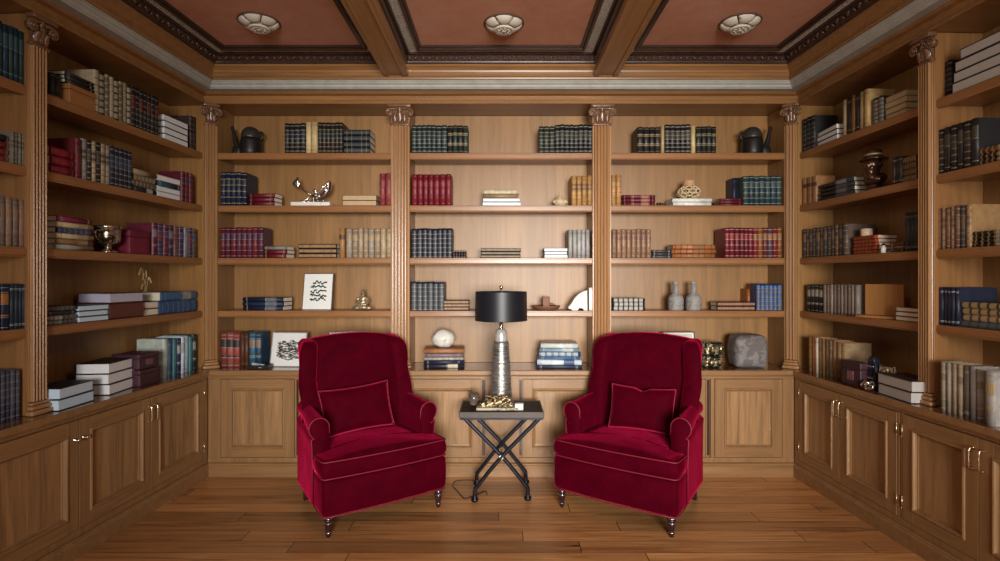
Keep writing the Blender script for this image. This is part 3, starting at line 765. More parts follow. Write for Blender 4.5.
mb = MB(); z0, z1 = .628, .842; mb.lathe([(.1945, z0), (.1945, z0 + .004), (.1915, z1 - .004), (.1915, z1), (.1875, z1), (.1905, z0)], n=72)
bm_ = mb.bm
for f in list(bm_.faces):
    if len(f.verts) > 10: bm_.faces.remove(f)
sh = mb.build('lamp_shade', M_SHADE, t)
me_ = sh.data; bmx = bmesh.new(); bmx.from_mesh(me_); be = [e for e in bmx.edges if e.is_boundary]; bmesh.ops.bridge_loops(bmx, edges=be); bmesh.ops.recalc_face_normals(bmx, faces=bmx.faces); bmx.to_mesh(me_); bmx.free()
mb = MB()
for k in range(3): a = 2 * PI * k / 3; mb.tube([(0, 0, z1 - .02), (.189 * math.cos(a), .189 * math.sin(a), z1 - .02)], .0025, 6)
mb.build('spider', M_BRASS, sh)
mb = MB(); mb.lathe([(.010, .844), (.010, .850), (.005, .854), (.005, .862)], n=16); mb.ball((0, 0, .874), .0145, 3); mb.build('finial', M_STEEL, t)
# small pale badge on the lamp foot end of the cone
mb = MB(); mb.M = T(0, -.082, .075) @ RX(R(3.5))
for x0, x1, zz0, zz1 in ((-.018, .018, .012, .016), (-.018, -.014, -.016, .012), (-.018, .006, -.020, -.016), (.014, .018, -.006, .012), (-.004, .014, -.006, -.002), (-.004, 0, -.002, .006)): mb.box(x0, x1, -.004, .003, zz0, zz1)
mb.build('badge', M_GOLD, body)
# ------------------------------------------------------------------ things lying on the side table
M_AGED = blotch('aged_gilt_relief', (.50, .38, .20), (.05, .035, .02), 55, .50, rough=.35, metal=.6, bmp=.6)
M_MARB = blotch('white_marble', (.78, .76, .72), (.55, .52, .48), 18, .62, rough=.35, bmp=0)
t = root('gilt_relief', T(TX - .030, TY - .105, TZ + .0005), 'knotted gilt metal ornament on a pale slab in front of the lamp', 'ornament')
mb = MB(); mb.rbox((0, 0, .009), (.150, .040, .009), .004, 6); mb.build('slab', blotch('aged_cream_stone', (.42, .37, .28), (.16, .12, .08), 24, .56, rough=.5), t)
mb = MB()
for i in range(48):
    a = rnd.uniform(-.135, .10); b_ = rnd.uniform(-.028, .028); mb.ball((a, b_, .022 + rnd.uniform(0, .055) * (1 - abs(a + .01) / .16)), (rnd.uniform(.012, .026), rnd.uniform(.010, .016), rnd.uniform(.009, .018)), 2, 0, .3, i)
for i in range(5): mb.tube(bez([(rnd.uniform(-.13, .1), -.03, .02), (rnd.uniform(-.1, .1), -.025, .075), (rnd.uniform(-.1, .1), 0, .095), (rnd.uniform(-.1, .13), .02, .03)], 5), .006, 7)
mb.build('relief', M_AGED, t, remesh=.004)
t = root('small_white_box', T(TX + .128, TY - .115, TZ + .0005) @ RZ(R(-6)), 'small white box with floral marks at the right of the gilt ornament', 'box')
mb = MB(); mb.rbox((0, 0, .019), (.030, .022, .0185), .004, 6); mb.build('box_body', blotch('floral_china', (.82, .82, .80), (.45, .42, .34), 60, .62, rough=.25, bmp=0), t)
mb = MB(); mb.rbox((0, 0, .042), (.031, .023, .004), .003, 5); mb.build('lid', M_MARB, t)
t = root('smoked_glass_votive', T(TX - .205, TY + .045, TZ + .0005), 'small smoky glass votive on the left of the side table', 'votive')
mb = MB(); mb.lathe([(.030, 0), (.034, .004), (.040, .045), (.036, .085), (.033, .085), (.037, .045), (.031, .008), (0, .007)], n=28)
m, nt, b = newmat('smoked_glass'); b.inputs['Base Color'].default_value = (.55, .45, .38, 1); b.inputs['Transmission Weight'].default_value = .85; b.inputs['Roughness'].default_value = .08
mb.build('glass', m, t)
mb = MB(); mb.lathe([(.028, .0085), (.029, .020), (0, .021)], n=20); mb.build('candle', M_MARB, t)
# ================================================================== BOOKS
NUM = ['zero', 'one', 'two', 'three', 'four', 'five', 'six', 'seven', 'eight', 'nine', 'ten', 'eleven', 'twelve']
ORD = ['', 'first', 'second', 'third', 'fourth', 'fifth', 'sixth', 'seventh', 'eighth', 'ninth', 'tenth', 'eleventh', 'twelfth']
PLACE = {'BL': 'back wall left bay', 'BC': 'back wall centre bay', 'BR': 'back wall right bay', 'L1': 'left wall far bay', 'L2': 'left wall near bay', 'R1': 'right wall far bay', 'R2': 'right wall near bay'}
SHELF = {1: 'top shelf', 2: 'second shelf', 3: 'third shelf', 4: 'fourth shelf', 5: 'counter'}
GOLD, CREAM, SILV, BLK, RED = (.60, .42, .17), (.66, .58, .42), (.50, .50, .52), (.015, .014, .016), (.26, .012, .018)
NAVY, BLUE, GREEN, DKG = (.012, .018, .046), (.03, .085, .28), (.03, .085, .055), (.018, .034, .032)
MAR, TAN, BEIGE, BRN, ORG, GREY, WHITE, TEAL, ROSE, PURP = (.115, .008, .02), (.46, .28, .11), (.42, .32, .21), (.12, .048, .022), (.42, .14, .04), (.24, .23, .22), (.72, .72, .70), (.06, .20, .23), (.26, .042, .042), (.07, .035, .09)
DKB = (.035, .02, .016); LBLUE = (.42, .58, .70); RBR = (.34, .06, .022); WINE = (.14, .009, .020)
def tint(c, k=.16):
    g = rnd.uniform(1 - k, 1 + k); return tuple(max(.004, x * g * rnd.uniform(.97, 1.03)) for x in c)
def book(m4, t, d, h, col, style, trim, lab, label, group, pages=None, cat='book'):
    """upright book: spine towards local -y at y=0, thickness t along x, base at z=0"""
    r = root('book', m4, label, cat, group); kt = {'multi': .50, 'full': .66}.get(style, .72); trim = sc(trim, kt); lab = sc(lab, min(.8, kt + .1))
    hb = t / 2; bt = min(.0030, t * .12); rr = min(.012, t * .42)
    def arc(off, n=6):
        return [(hb * math.sin(a) + off * math.sin(a), rr - rr * math.cos(a) - off * math.cos(a)) for a in [R(-82 + 164 * i / n) for i in range(n + 1)]]
    mb = MB(); out = [(-hb, d)] + [(-hb, rr + .002)] + arc(0)[1:-1] + [(hb, rr + .002), (hb, d)]
    inn = [(hb - bt, d), (hb - bt, rr + .003), (-hb + bt, rr + .003), (-hb + bt, d)]
    po = out + inn
    # outer + inner skin as a strip of quads so the caps stay clean
    n = len(out); a0 = [mb.v((x, y, 0)) for x, y in out]; a1 = [mb.v((x, y, h)) for x, y in out]
    ii = [(-hb + bt, d), (-hb + bt, rr + .003)] + [((-hb + bt) * (1 - (k + 1) / (n - 3)) + (hb - bt) * ((k + 1) / (n - 3)), rr + .003) for k in range(n - 4)] + [(hb - bt, rr + .003), (hb - bt, d)]
    b0 = [mb.v((x, y, 0)) for x, y in ii]; b1 = [mb.v((x, y, h)) for x, y in ii]
    for k in range(n - 1):
        sm = 1 < k < n - 2 and t < .055
        mb.face([a0[k], a0[k + 1], a1[k + 1], a1[k]], 0, sm); mb.face([b0[k + 1], b0[k], b1[k], b1[k + 1]], 0)
        mb.face([a1[k], a1[k + 1], b1[k + 1], b1[k]], 0); mb.face([a0[k + 1], a0[k], b0[k], b0[k + 1]], 0)
    mb.face([a0[0], a1[0], b1[0], b0[0]], 0); mb.face([a0[-1], b0[-1], b1[-1], a1[-1]], 0)
    def band(z0, z1, off, mat):
        q = arc(off); mb.prism(q + [(x * .9, rr) for x, y in q[::-1]][:0] + [(hb * .8, rr), (-hb * .8, rr)], lambda p, e: (p[0], p[1], (z0, z1)[e]), mat)
    if style == 'band':
        for f in (.06, .24, .42, .60, .78, .93): band(h * f, h * f + .0045, .0014, 1)
        band(h * .62, h * .765, .0006, 2)
    elif style == 'multi':
        for f in (.05, .19, .33, .47, .61, .75, .90): band(h * f, h * f + .007, .0012, 1)
        for f in (.48, .62): band(h * f + .008, h * f + h * .115, .0005, 2)
    elif style == 'two':
        band(h * .58, h * .80, .0006, 2); band(h * .30, h * .34, .0006, 2)
        for f in (.05, .27, .56, .82, .92): band(h * f, h * f + .003, .0009, 1)
    elif style == 'spine':                     # paler spine between dark cover edges
        q = [(hb * .74 * math.sin(a) / math.sin(R(60)), rr - rr * math.cos(a) - .0012) for a in [R(-60 + 120 * i / 6) for i in range(7)]]
        mb.prism(q + [(hb * .70, rr), (-hb * .70, rr)], lambda p, e: (p[0], p[1], (h * .012, h * .988)[e]), 2)
        for f in (.12, .30, .68, .86): band(h * f, h * f + .004, .0016, 1)
    elif style == 'thin':
        for f in (.28, .34, .64, .70): band(h * f, h * f + .006, .0009, 1)
        for f in (.06, .92): band(h * f, h * f + .002, .0007, 1)
    elif style == 'lines':
        for f in (.08, .11, .86, .89): band(h * f, h * f + .0025, .0007, 1)
    elif style == 'label':
        band(h * .60, h * .84, .0006, 2); band(h * .57, h * .59, .0007, 1); band(h * .10, h * .115, .0007, 1)
    elif style == 'full':                     # ornate gilt spine, nearly covered
        for k in range(6):
            band(h * (.05 + .155 * k), h * (.05 + .155 * k) + h * .11, .0005, 2); band(h * (.025 + .155 * k), h * (.025 + .155 * k) + .004, .0014, 1)
    mb.build('cover', [leather(col), leather(trim, .38), leather(lab, .5)], r)
    mb = MB(); mb.box(-hb + bt + .0002, hb - bt - .0002, rr + .0034, d - .005, .0035, h - .004); mb.build('page_block', pages or M_PAGE, r)
    return r
def word_order(i, n): return 'rightmost' if i == n - 1 and n > 1 else ('leftmost' if i == 0 and n > 1 else ORD[i + 1] + ' from left')
def ztop(w, px, py, v): return wz(w, px, py, v)
def row(bayk, s, xa, xb, n, ytop, desc, cols, style='band', trim=GOLD, lab=BLK, v=.135, d=.175, jh=.012, ym=None, what='books', lean=0):
    w = bayk[0]; z0 = SZ[s] + .0006; a, b = lx(w, xa, v), lx(w, xb, v); pitch = (b - a) / n; mid = ym or (xa + xb) / 2
    h = wz(w, mid, ytop, v) - z0; cols = cols if isinstance(cols, list) else [cols]
    ws = [rnd.uniform(.90, 1.10) for _ in range(n)]; k = (b - a) / sum(ws); x = a
    for i in range(n):
        t = ws[i] * k; hh = h * (1 + rnd.uniform(-jh, jh)); c = tint(cols[i % len(cols)])
        tr = trim[i % len(trim)] if isinstance(trim, list) else trim; lb = lab[i % len(lab)] if isinstance(lab, list) else lab
        st = style[i % len(style)] if isinstance(style, list) else style
        where = word_order(i, n) + (' of ' + NUM[n] if n > 1 else '')
        label = ('%s %s %s, %s, %s' % (where, desc, what, SHELF[s], PLACE[bayk])) if n > 1 else ('single upright %s, %s, %s' % (desc + ' book', SHELF[s], PLACE[bayk]))
        book(W[w] @ T(x + t / 2, v + rnd.uniform(0, .004), z0), t * .935, d * rnd.uniform(.96, 1.03), hh, c, st, tr, lb, label, desc + ' books on the ' + SHELF[s] + ' of the ' + PLACE[bayk] if n > 1 else None)
        x += t
    return h
TOP = lambda i, n: 'only' if n == 1 else ('topmost' if i == 0 else ('bottom' if i == n - 1 else ('middle' if n == 3 else ORD[i + 1] + ' from top')))
def stack(bayk, s, xa, xb, ytop, descs, cols, face='spine', style='lines', trim=GOLD, lab=CREAM, v=.15, d=.16, rot=0, wts=None, lens=None, ym=None, pages=None, zbase=None, name='stacked', jr=1.2):
    """books lying flat, listed from the top one down"""
    w = bayk[0]; z0 = (SZ[s] if zbase is None else zbase) + .0006; n = len(cols); a, b = lx(w, xa, v), lx(w, xb, v); mid = ym or (xa + xb) / 2
    Hh = wz(w, mid, ytop, v) - z0; wts = wts or [1] * n; tot = sum(wts); z = z0; L0 = b - a
    for i in range(n - 1, -1, -1):
        t = Hh * wts[i] / tot; L = L0 * (lens[i] if lens else rnd.uniform(.95, 1.0)); desc = descs[i] if isinstance(descs, list) else descs
        mixed = isinstance(descs, list) and len(set(descs)) > 1
        lab_ = ('%s of %s %s books, %s, %s, %s' % (TOP(i, n), NUM[n], 'piled' if name == 'stacked' else name, desc, SHELF[s], PLACE[bayk]) if mixed else '%s of %s %s %s books, %s, %s' % (TOP(i, n), NUM[n], name, desc, SHELF[s], PLACE[bayk])) if n > 1 else 'single flat %s book, %s, %s' % (desc, SHELF[s], PLACE[bayk])
        fc = face[i] if isinstance(face, list) else face; dd = d * rnd.uniform(.94, 1.0)
        m = W[w] @ T((a + b) / 2, v + d / 2, z + t / 2) @ RZ(R(rot + rnd.uniform(-jr, jr)))
        if fc == 'pages': m = m @ RZ(PI)
        if fc == 'end': m = m @ RZ(PI / 2); L, dd = d * 1.0, L0 * (lens[i] if lens else .98)
        m = m @ T(-L / 2, -dd / 2, 0) @ RY(R(90)) @ T(0, 0, 0)
        st = style[i % len(style)] if isinstance(style, list) else style
        book(m, t * .965, dd, L, tint(cols[i]), st, trim[i % len(trim)] if isinstance(trim, list) else trim, lab[i % len(lab)] if isinstance(lab, list) else lab, lab_, 'books in a pile on the ' + SHELF[s] + ' of the ' + PLACE[bayk], pages)
        z += t
    return z
# ---------------------------------------------------------------- back wall, left bay
row('BL', 1, 284, 305, 4, 123, 'black ribbed', BLK, 'multi', (.35, .30, .22), NAVY)
row('BL', 1, 305.2, 317.3, 2, 122, 'cream bound', (.60, .46, .22), 'lines', (.40, .28, .12))
row('BL', 1, 317.5, 342.5, 6, 122.2, 'black gold-ribbed', [BLK, DKB], 'multi', (.34, .27, .17), DKG)
stack('BL', 1, 343, 370, 129, 'black gilt-lined', [BLK] * 4, style='spine', trim=(.36, .26, .12), lab=(.035, .05, .06), d=.20, v=.14)
row('BL', 2, 220, 246, 5, 172, 'navy gold-striped', NAVY, 'band', (.48, .36, .22), DKG, d=.20)
stack('BL', 2, 248, 276, 193.2, 'deep red', [WINE] * 3, style='lines', d=.14, rot=-9, trim=(.55, .30, .20))
stack('BL', 2, 342, 376.5, 195, 'tan paged', [BRN, DKB], face='pages', d=.15, pages=plain('tan_page_edges', (.50, .35, .20), .7, 0, .1, 80), style='plain')
row('BL', 2, 379, 391.2, 2, 173.2, 'rose red', ROSE, 'band', (.25, .03, .03), ROSE)
row('BL', 3, 219.2, 262.8, 8, 227.4, 'marbled burgundy', [(.13, .012, .025), (.10, .02, .05)], 'band', (.42, .16, .12), PURP)
stack('BL', 3, 263.5, 288, 246, ['grey', 'red', 'red'], [GREY, WINE, WINE], style='lines', d=.15, rot=-8, wts=[.9, 1, 1])
stack('BL', 3, 297.5, 337, 243.8, 'dark brown', [DKB] * 3, style='spine', trim=(.20, .10, .05), lab=(.42, .26, .13), d=.17)
row('BL', 3, 338.8, 344.5, 1, 228, 'orange tan', (.46, .22, .07), 'band', (.30, .14, .05), BRN)
row('BL', 3, 345.5, 391.5, 8, 228.4, 'pale beige leather', [(.36, .30, .25), (.33, .24, .15), BEIGE, (.40, .29, .17)], 'band', (.52, .40, .26), (.46, .33, .18))
stack('BL', 4, 242, 285, 297.5, 'navy', [NAVY, (.02, .035, .08), NAVY], style='label', trim=SILV, lab=(.20, .22, .26), d=.17, rot=-7)
row('BL', 5, 220, 239, 3, 333, 'red-and-black labelled', [(.32, .06, .05), (.30, .09, .07)], 'two', SILV, (.04, .035, .035), v=.15)
row('BL', 5, 239.6, 248, 2, 332.8, 'dark brown', BRN, 'lines', (.25, .13, .06), v=.16)
row('BL', 5, 248.6, 260.4, 2, 332.4, 'teal blue illustrated', [(.03, .12, .20), (.02, .06, .11)], 'two', (.35, .45, .5), (.30, .20, .16), v=.15)
# ---------------------------------------------------------------- back wall, centre bay
row('BC', 1, 411.5, 447, 7, 125, 'dark green white-banded', DKG, 'multi', (.34, .36, .32), (.03, .06, .05))
row('BC', 1, 447.4, 467.8, 4, 125.3, 'black gold-labelled', [BLK, DKG], 'thin', (.50, .38, .20), (.44, .32, .16))
row('BC', 1, 539, 555, 3, 126, 'dark green gilt', DKG, 'multi', (.40, .34, .22), DKG)
row('BC', 1, 555.3, 592.8, 8, 124.5, 'black silver-banded', BLK, 'multi', (.40, .40, .36), (.08, .08, .06))
row('BC', 2, 411.5, 451, 7, 174.2, 'bright red', (.20, .011, .022), 'band', (.20, .01, .02), (.24, .014, .022))
z_ = stack('BC', 2, 482, 521, 198, ['dark white-paged', 'dark white-paged'], [BLK, BLK], face='pages', pages=M_PAGEW, style='plain', d=.17)
stack('BC', 2, 483, 518.6, 189.4, ['cream spined', 'tan'], [(.66, .58, .36), (.36, .23, .12)], style=['full', 'plain'], trim=(.60, .50, .30), lab=(.70, .62, .42), d=.15, wts=[1.2, 1], zbase=z_, name='upper')
row('BC', 2, 571.6, 592.6, 4, 175.6, 'honey tan ribbed', (.46, .24, .07), 'multi', (.52, .32, .13), (.30, .14, .04))
row('BC', 3, 411.6, 452, 8, 228.4, 'navy silver-ribbed', (.014, .018, .036), 'full', (.48, .42, .32), (.030, .036, .060))
row('BC', 3, 452.6, 466, 5, 250.6, 'miniature dark', DKB, 'lines', (.42, .36, .26), d=.09)
stack('BC', 3, 480.5, 521, 248.2, 'black tan-lined', [BLK, DKB, BLK], style='spine', trim=(.2, .15, .1), lab=(.34, .27, .20), d=.17)
stack('BC', 3, 544, 568, 248, 'white paged', [BLK] * 3, face='pages', pages=M_PAGEW, style='plain', d=.15)
row('BC', 3, 568.4, 590, 5, 229.7, 'pale grey', (.38, .36, .35), 'lines', (.20, .18, .18), d=.18)
row('BC', 4, 411, 444.2, 6, 281.8, 'blue-grey patterned', (.020, .028, .045), 'full', (.42, .40, .34), (.085, .095, .11))
stack('BC', 4, 443.8, 469, 300.4, 'tan striped', [BRN, TAN, BRN], style='spine', trim=(.25, .13, .08), lab=(.44, .30, .20), d=.15, wts=[1, .8, 1])
stack('BC', 5, 423, 463.5, 349, ['copper brown', 'mauve grey', 'cream striped', 'navy', 'dark navy'], [(.36, .15, .06), (.20, .15, .18), (.40, .34, .28), NAVY, (.02, .018, .03)], style=['plain', 'lines', 'multi', 'lines', 'label'], trim=(.38, .32, .30), v=.085, d=.21, rot=3, wts=[1.2, 1, .8, 1, 1.1], lens=[1.0, .93, .96, .97, 1])
stack('BC', 5, 537, 583, 343.5, ['white', 'pale blue', 'blue white-banded', 'blue', 'white', 'navy'], [(.62, .64, .64), (.20, .30, .38), (.03, .07, .16), (.05, .12, .26), (.62, .66, .70), (.04, .05, .09)], style=['plain', 'label', 'full', 'lines', 'label', 'lines'], trim=(.52, .58, .62), lab=[(.3, .36, .42), (.5, .56, .6), (.45, .52, .58), WHITE, (.06, .12, .24), WHITE], v=.085, d=.21, rot=-3, wts=[1.1, .8, 1, .7, 1.2, .7], lens=[.80, .86, .92, .90, .96, 1.0])
# ---------------------------------------------------------------- back wall, right bay
row('BR', 1, 637.5, 661, 4, 126.8, 'black gilt-labelled', BLK, 'thin', (.48, .36, .16), (.50, .38, .18))
row('BR', 1, 661.2, 665, 1, 125, 'cream', (.52, .38, .18), 'plain')
row('BR', 1, 665.4, 691.4, 5, 124.2, 'black white-ribbed', BLK, 'multi', (.46, .42, .34), (.10, .09, .07))
row('BR', 1, 691.6, 696.2, 1, 126, 'pale yellow', (.58, .44, .20), 'plain')
row('BR', 1, 696.5, 717, 4, 126.2, 'dark slate gilt-banded', [(.02, .025, .03), BLK], 'thin', (.44, .34, .16), (.05, .05, .05))
row('BR', 2, 611.6, 621.5, 2, 174.4, 'tan leather', [(.44, .24, .08), (.46, .22, .07)], 'band', (.26, .12, .04), (.48, .28, .10))
stack('BR', 2, 622.6, 655.6, 194.6, 'maroon gilt-lined', [MAR] * 3, style='two', trim=(.48, .28, .20), lab=(.40, .16, .12), d=.15)
zw = stack('BR', 2, 672, 712.6, 198, 'white', [(.74, .74, .70)] * 2, style='plain', pages=M_PAGEW, d=.19)
stack('BR', 2, 719.5, 742.6, 198.3, 'maroon', [MAR] * 3, style='lines', trim=(.30, .08, .06), d=.10, v=.14)
row('BR', 2, 733, 743.5, 3, 178, 'dark blue', NAVY, 'lines', (.10, .10, .16), v=.250, d=.145)
row('BR', 2, 743.6, 782.4, 7, 175.8, 'dark green pale-striped', [(.02, .05, .05), (.02, .04, .065)], 'band', (.36, .36, .27), (.05, .09, .10), d=.2)
row('BR', 3, 612.2, 651.6, 8, 229.2, 'light brown', (.30, .17, .10), 'band', (.36, .22, .14), (.26, .13, .08))
stack('BR', 3, 652, 671.5, 250, 'dark grey', [(.05, .05, .055), (.04, .04, .04), (.06, .06, .065)], style='lines', trim=SILV, d=.12)
stack('BR', 3, 672, 716, 244.6, 'orange brown', [(.38, .14, .045)] * 3, style='multi', trim=(.30, .10, .03), lab=(.44, .19, .07), d=.17)
row('BR', 3, 725.6, 753.5, 6, 227.6, 'crimson pale-ribbed', WINE, 'band', (.56, .32, .26), (.32, .03, .03), d=.22)
row('BR', 3, 753.7, 782.5, 6, 227.8, 'mixed red and tan', [(.22, .015, .02), (.30, .09, .02), (.16, .03, .03), (.09, .05, .08)], 'band', (.55, .38, .28), (.36, .16, .05), d=.22)
stack('BR', 4, 612.2, 645.6, 298.2, 'black white-banded', [BLK] * 3, style='full', trim=(.06, .06, .06), lab=(.55, .53, .48), d=.16)
stack('BR', 4, 716.5, 756, 302, 'copper spined', [DKB, DKB], style='spine', trim=(.20, .09, .05), lab=(.46, .24, .15), d=.15)
row('BR', 4, 747.2, 753.4, 1, 288.7, 'orange brown', (.36, .11, .02), 'plain', v=.265, d=.13)
row('BR', 4, 753.6, 757.5, 1, 283.6, 'bright orange', (.48, .15, .02), 'plain', v=.265, d=.13)
row('BR', 4, 757, 782.6, 6, 283.8, 'royal blue gilt', (.018, .045, .16), 'full', (.50, .40, .22), (.10, .17, .36), d=.12)
# ---------------------------------------------------------------- left wall, far bay
row('L1', 1, 51.5, 62, 2, 74, 'black', BLK, 'lines', (.10, .10, .10), v=.16)
row('L1', 1, 95.5, 132, 8, 77.8, 'cream-and-black patterned', [(.46, .36, .22), BLK, (.50, .40, .25)], 'full', (.10, .08, .06), [(.46, .38, .26), (.40, .34, .24), (.16, .13, .09)], v=.14)
row('L1', 1, 132.3, 160, 7, 92.3, 'black red-banded', BLK, 'multi', (.30, .24, .17), [(.26, .02, .02), BLK], v=.14)
stack('L1', 1, 165, 189, 119, 'black white-paged', [BLK] * 4, face='pages', pages=M_PAGEW, style='plain', d=.15, ym=177)
row('L1', 1, 191, 200, 3, 117.5, 'black red-dotted', DKB, 'multi', (.30, .10, .08), BLK, v=.17)
stack('L1', 2, 51.5, 76, 148.5, 'crimson', [(.25, .012, .03)] * 3, style='lines', trim=(.36, .04, .05), d=.18)
row('L1', 2, 77.8, 83, 1, 138.5, 'tall burgundy', (.12, .012, .018), 'band', (.22, .03, .03), MAR, d=.21)
row('L1', 2, 83.3, 111, 6, 142.3, 'cream and black mixed', [(.30, .28, .24), BLK, (.46, .36, .22), BLK, (.48, .34, .18)], 'multi', (.40, .34, .25), (.12, .10, .08), v=.14)
row('L1', 2, 111.3, 133, 5, 149, 'navy gilt-banded', [(.012, .018, .045), NAVY], 'multi', (.36, .32, .22), (.04, .08, .18), v=.14)
stack('L1', 2, 133.5, 157, 170.5, ['tan', 'black', 'cream', 'black'], [(.38, .28, .17), BLK, (.50, .42, .28), BLK], style=['plain', 'full', 'full', 'label'], trim=(.3, .22, .12), lab=[(.4, .3, .2), (.45, .36, .22), (.2, .15, .1), (.5, .5, .48)], d=.16)
stack('L1', 2, 158, 182, 177.5, ['white', 'teal', 'pale blue', 'white'], [(.60, .58, .52), (.02, .09, .12), (.30, .44, .50), (.55, .56, .55)], style='lines', trim=(.5, .55, .55), d=.16, face=['pages', 'spine', 'pages', 'pages'], pages=M_PAGEW)
row('L1', 2, 182.5, 194, 3, 172.5, 'burgundy', MAR, 'band', (.28, .12, .12), PURP, d=.19)
stack('L1', 3, 56, 95, 217.5, ['burgundy', 'cream', 'navy', 'cream', 'brown', 'grey'], [(.17, .012, .045), (.50, .40, .22), NAVY, (.52, .42, .26), (.22, .12, .05), (.36, .34, .28)], style=['lines', 'label', 'full', 'label', 'label', 'plain'], trim=(.44, .3, .2), lab=[(.3, .05, .08), (.5, .4, .25), (.05, .10, .30), (.4, .3, .15), (.36, .26, .14), (.4, .38, .3)], d=.20, lens=[.93, .93, .95, .97, .98, 1], rot=2)
row('L1', 3, 153.5, 198, 9, 226, 'purple and red mixed', [(.13, .012, .035), (.05, .03, .11), (.17, .02, .05), PURP, (.16, .05, .05), (.04, .03, .10), (.24, .22, .27), PURP, (.12, .09, .05)], ['two', 'multi', 'band'], (.36, .28, .28), [(.30, .26, .30), (.36, .05, .06), (.10, .10, .25)], d=.20, v=.14)
stack('L1', 4, 47.8, 77.5, 306, ['black', 'black', 'grey', 'grey'], [BLK, BLK, (.28, .26, .22), (.24, .23, .2)], style=['full', 'lines', 'multi', 'multi'], trim=(.25, .24, .22), lab=(.08, .08, .08), d=.2, v=.14)
stack('L1', 4, 79.5, 110, 304.8, 'black pale-paged', [BLK] * 3, face='pages', pages=M_PAGEB, style='plain', d=.17, v=.135)
stack('L1', 4, 111.5, 144, 292.7, ['lavender-paged brown', 'thick brown leather'], [(.085, .03, .02), (.115, .036, .024)], face=['pages', 'spine'], pages=plain('lavender_page_edges', (.46, .46, .58), .7, 0, .06, 90), style=['plain', 'plain'], wts=[.75, 1.25], d=.24, v=.128, lens=[1, 1])
stack('L1', 4, 145, 159, 301.5, 'dark white-paged', [DKB] * 2, face='pages', pages=M_PAGE, style='plain', d=.15)
stack('L1', 4, 161, 197, 291.5, ['grey and blue', 'mid blue'], [(.05, .12, .24), (.035, .10, .25)], style=['label', 'multi'], trim=(.20, .32, .46), lab=[(.40, .40, .37), (.07, .15, .30)], wts=[.8, 1.2], d=.20, v=.14)
stack('L1', 5, 56, 96, 384.5, 'black bluish-lit white-paged', [BLK] * 2, face='pages', pages=M_PAGEB, style='plain', d=.21, v=.05, rot=5)
stack('L1', 5, 104, 139, 360.5, 'black white-paged', [BLK] * 3, face='pages', pages=M_PAGEW, style='plain', d=.22, v=.10, rot=9)
row('L1', 5, 165, 197.5, 8, 337.5, 'teal and white mixed', [(.42, .47, .44), (.03, .09, .16), (.06, .17, .20), (.02, .04, .10), (.58, .66, .72), (.30, .44, .54), (.06, .19, .20), (.02, .05, .06)], ['label', 'lines', 'plain', 'two'], (.40, .46, .46), [(.55, .58, .55), (.45, .30, .25), (.10, .3, .35), (.5, .55, .58)], v=.13, d=.21, jh=.03)
# ---------------------------------------------------------------- left wall, near bay
row('L2', 1, -6, 25, 6, 27.5, 'dark teal', [(.012, .035, .07), (.01, .05, .05)], 'label', (.14, .22, .26), (.03, .08, .10), ym=14)
stack('L2', 2, -20, 11.5, 135, ['black', 'crimson', 'crimson', 'red'], [BLK, (.22, .03, .03), (.25, .04, .03), (.3, .08, .06)], style='lines', trim=(.32, .2, .16), d=.18, ym=8)
row('L2', 2, 12.5, 26, 4, 133, 'grey-beige', [(.22, .20, .15), (.17, .16, .13)], 'multi', (.30, .27, .20), (.11, .1, .08))
row('L2', 3, -20, 26.5, 7, 198.5, 'worn tan-and-grey', [(.30, .19, .13), (.22, .18, .15)], 'two', (.38, .30, .22), (.34, .2, .13), ym=14)
row('L2', 4, -14, 11, 3, 284.5, 'navy orange-labelled', NAVY, 'two', (.3, .34, .42), (.44, .17, .03), ym=14)
row('L2', 4, 11.4, 26.5, 4, 284.2, 'dark blue white-lined', (.018, .035, .065), 'lines', (.45, .5, .55))
row('L2', 5, -20, 21.5, 8, 370.5, 'blue-grey ribbed', (.065, .07, .10), 'multi', (.24, .25, .30), (.10, .10, .14), v=.13, ym=12)
# ---------------------------------------------------------------- right wall, far bay
row('R1', 1, 801.5, 813.5, 3, 117.5, 'black silver-ribbed', BLK, 'multi', (.22, .21, .18), DKG, d=.2)
stack('R1', 1, 815, 839, 128, 'black white-paged', [BLK] * 3, face='pages', pages=M_PAGEW, style='plain', d=.15, ym=827, rot=-6)
row('R1', 1, 841.5, 867.5, 6, 95, 'cream and brown mixed', [(.44, .34, .20), BLK, (.22, .09, .03), BLK, (.46, .33, .16), (.46, .30, .12)], 'lines', (.3, .2, .1), d=.19)
row('R1', 1, 871.5, 882, 2, 97.5, 'black white-patterned', BLK, 'full', (.1, .1, .1), (.28, .25, .2), v=.15)
stack('R1', 1, 884, 906, 93.5, 'tan paged', [(.40, .28, .14)] * 4, face='pages', pages=plain('yellowed_page_edges', (.54, .42, .25), .7, 0, .08, 80), style='plain', d=.15, v=.17)
row('R1', 2, 801, 815.5, 3, 177.3, 'tan leather', [(.36, .18, .06), (.28, .14, .06)], 'band', (.44, .28, .12), BRN, d=.16)
stack('R1', 2, 814.5, 853, 181, 'black pale-labelled', [BLK] * 4, style='label', trim=(.2, .22, .24), lab=[(.30, .34, .38), (.1, .1, .1), (.2, .2, .2), (.08, .08, .09)], d=.18, ym=834)
row('R1', 2, 891.5, 900.5, 3, 157, 'dark brown', [DKB, BLK], 'lines', (.2, .16, .12), d=.15)
stack('R1', 2, 901.5, 916.5, 156, 'brown gilt-spined', [DKB] * 4, style='full', trim=(.1, .05, .03), lab=(.40, .28, .14), d=.15)
row('R1', 3, 801.8, 846, 12, 226.6, 'dark tan-striped', [(.06, .05, .045), (.16, .09, .05), (.05, .055, .06), (.10, .07, .05)], ['two', 'band'], (.34, .24, .14), [(.20, .12, .07), (.05, .06, .09)], d=.22)
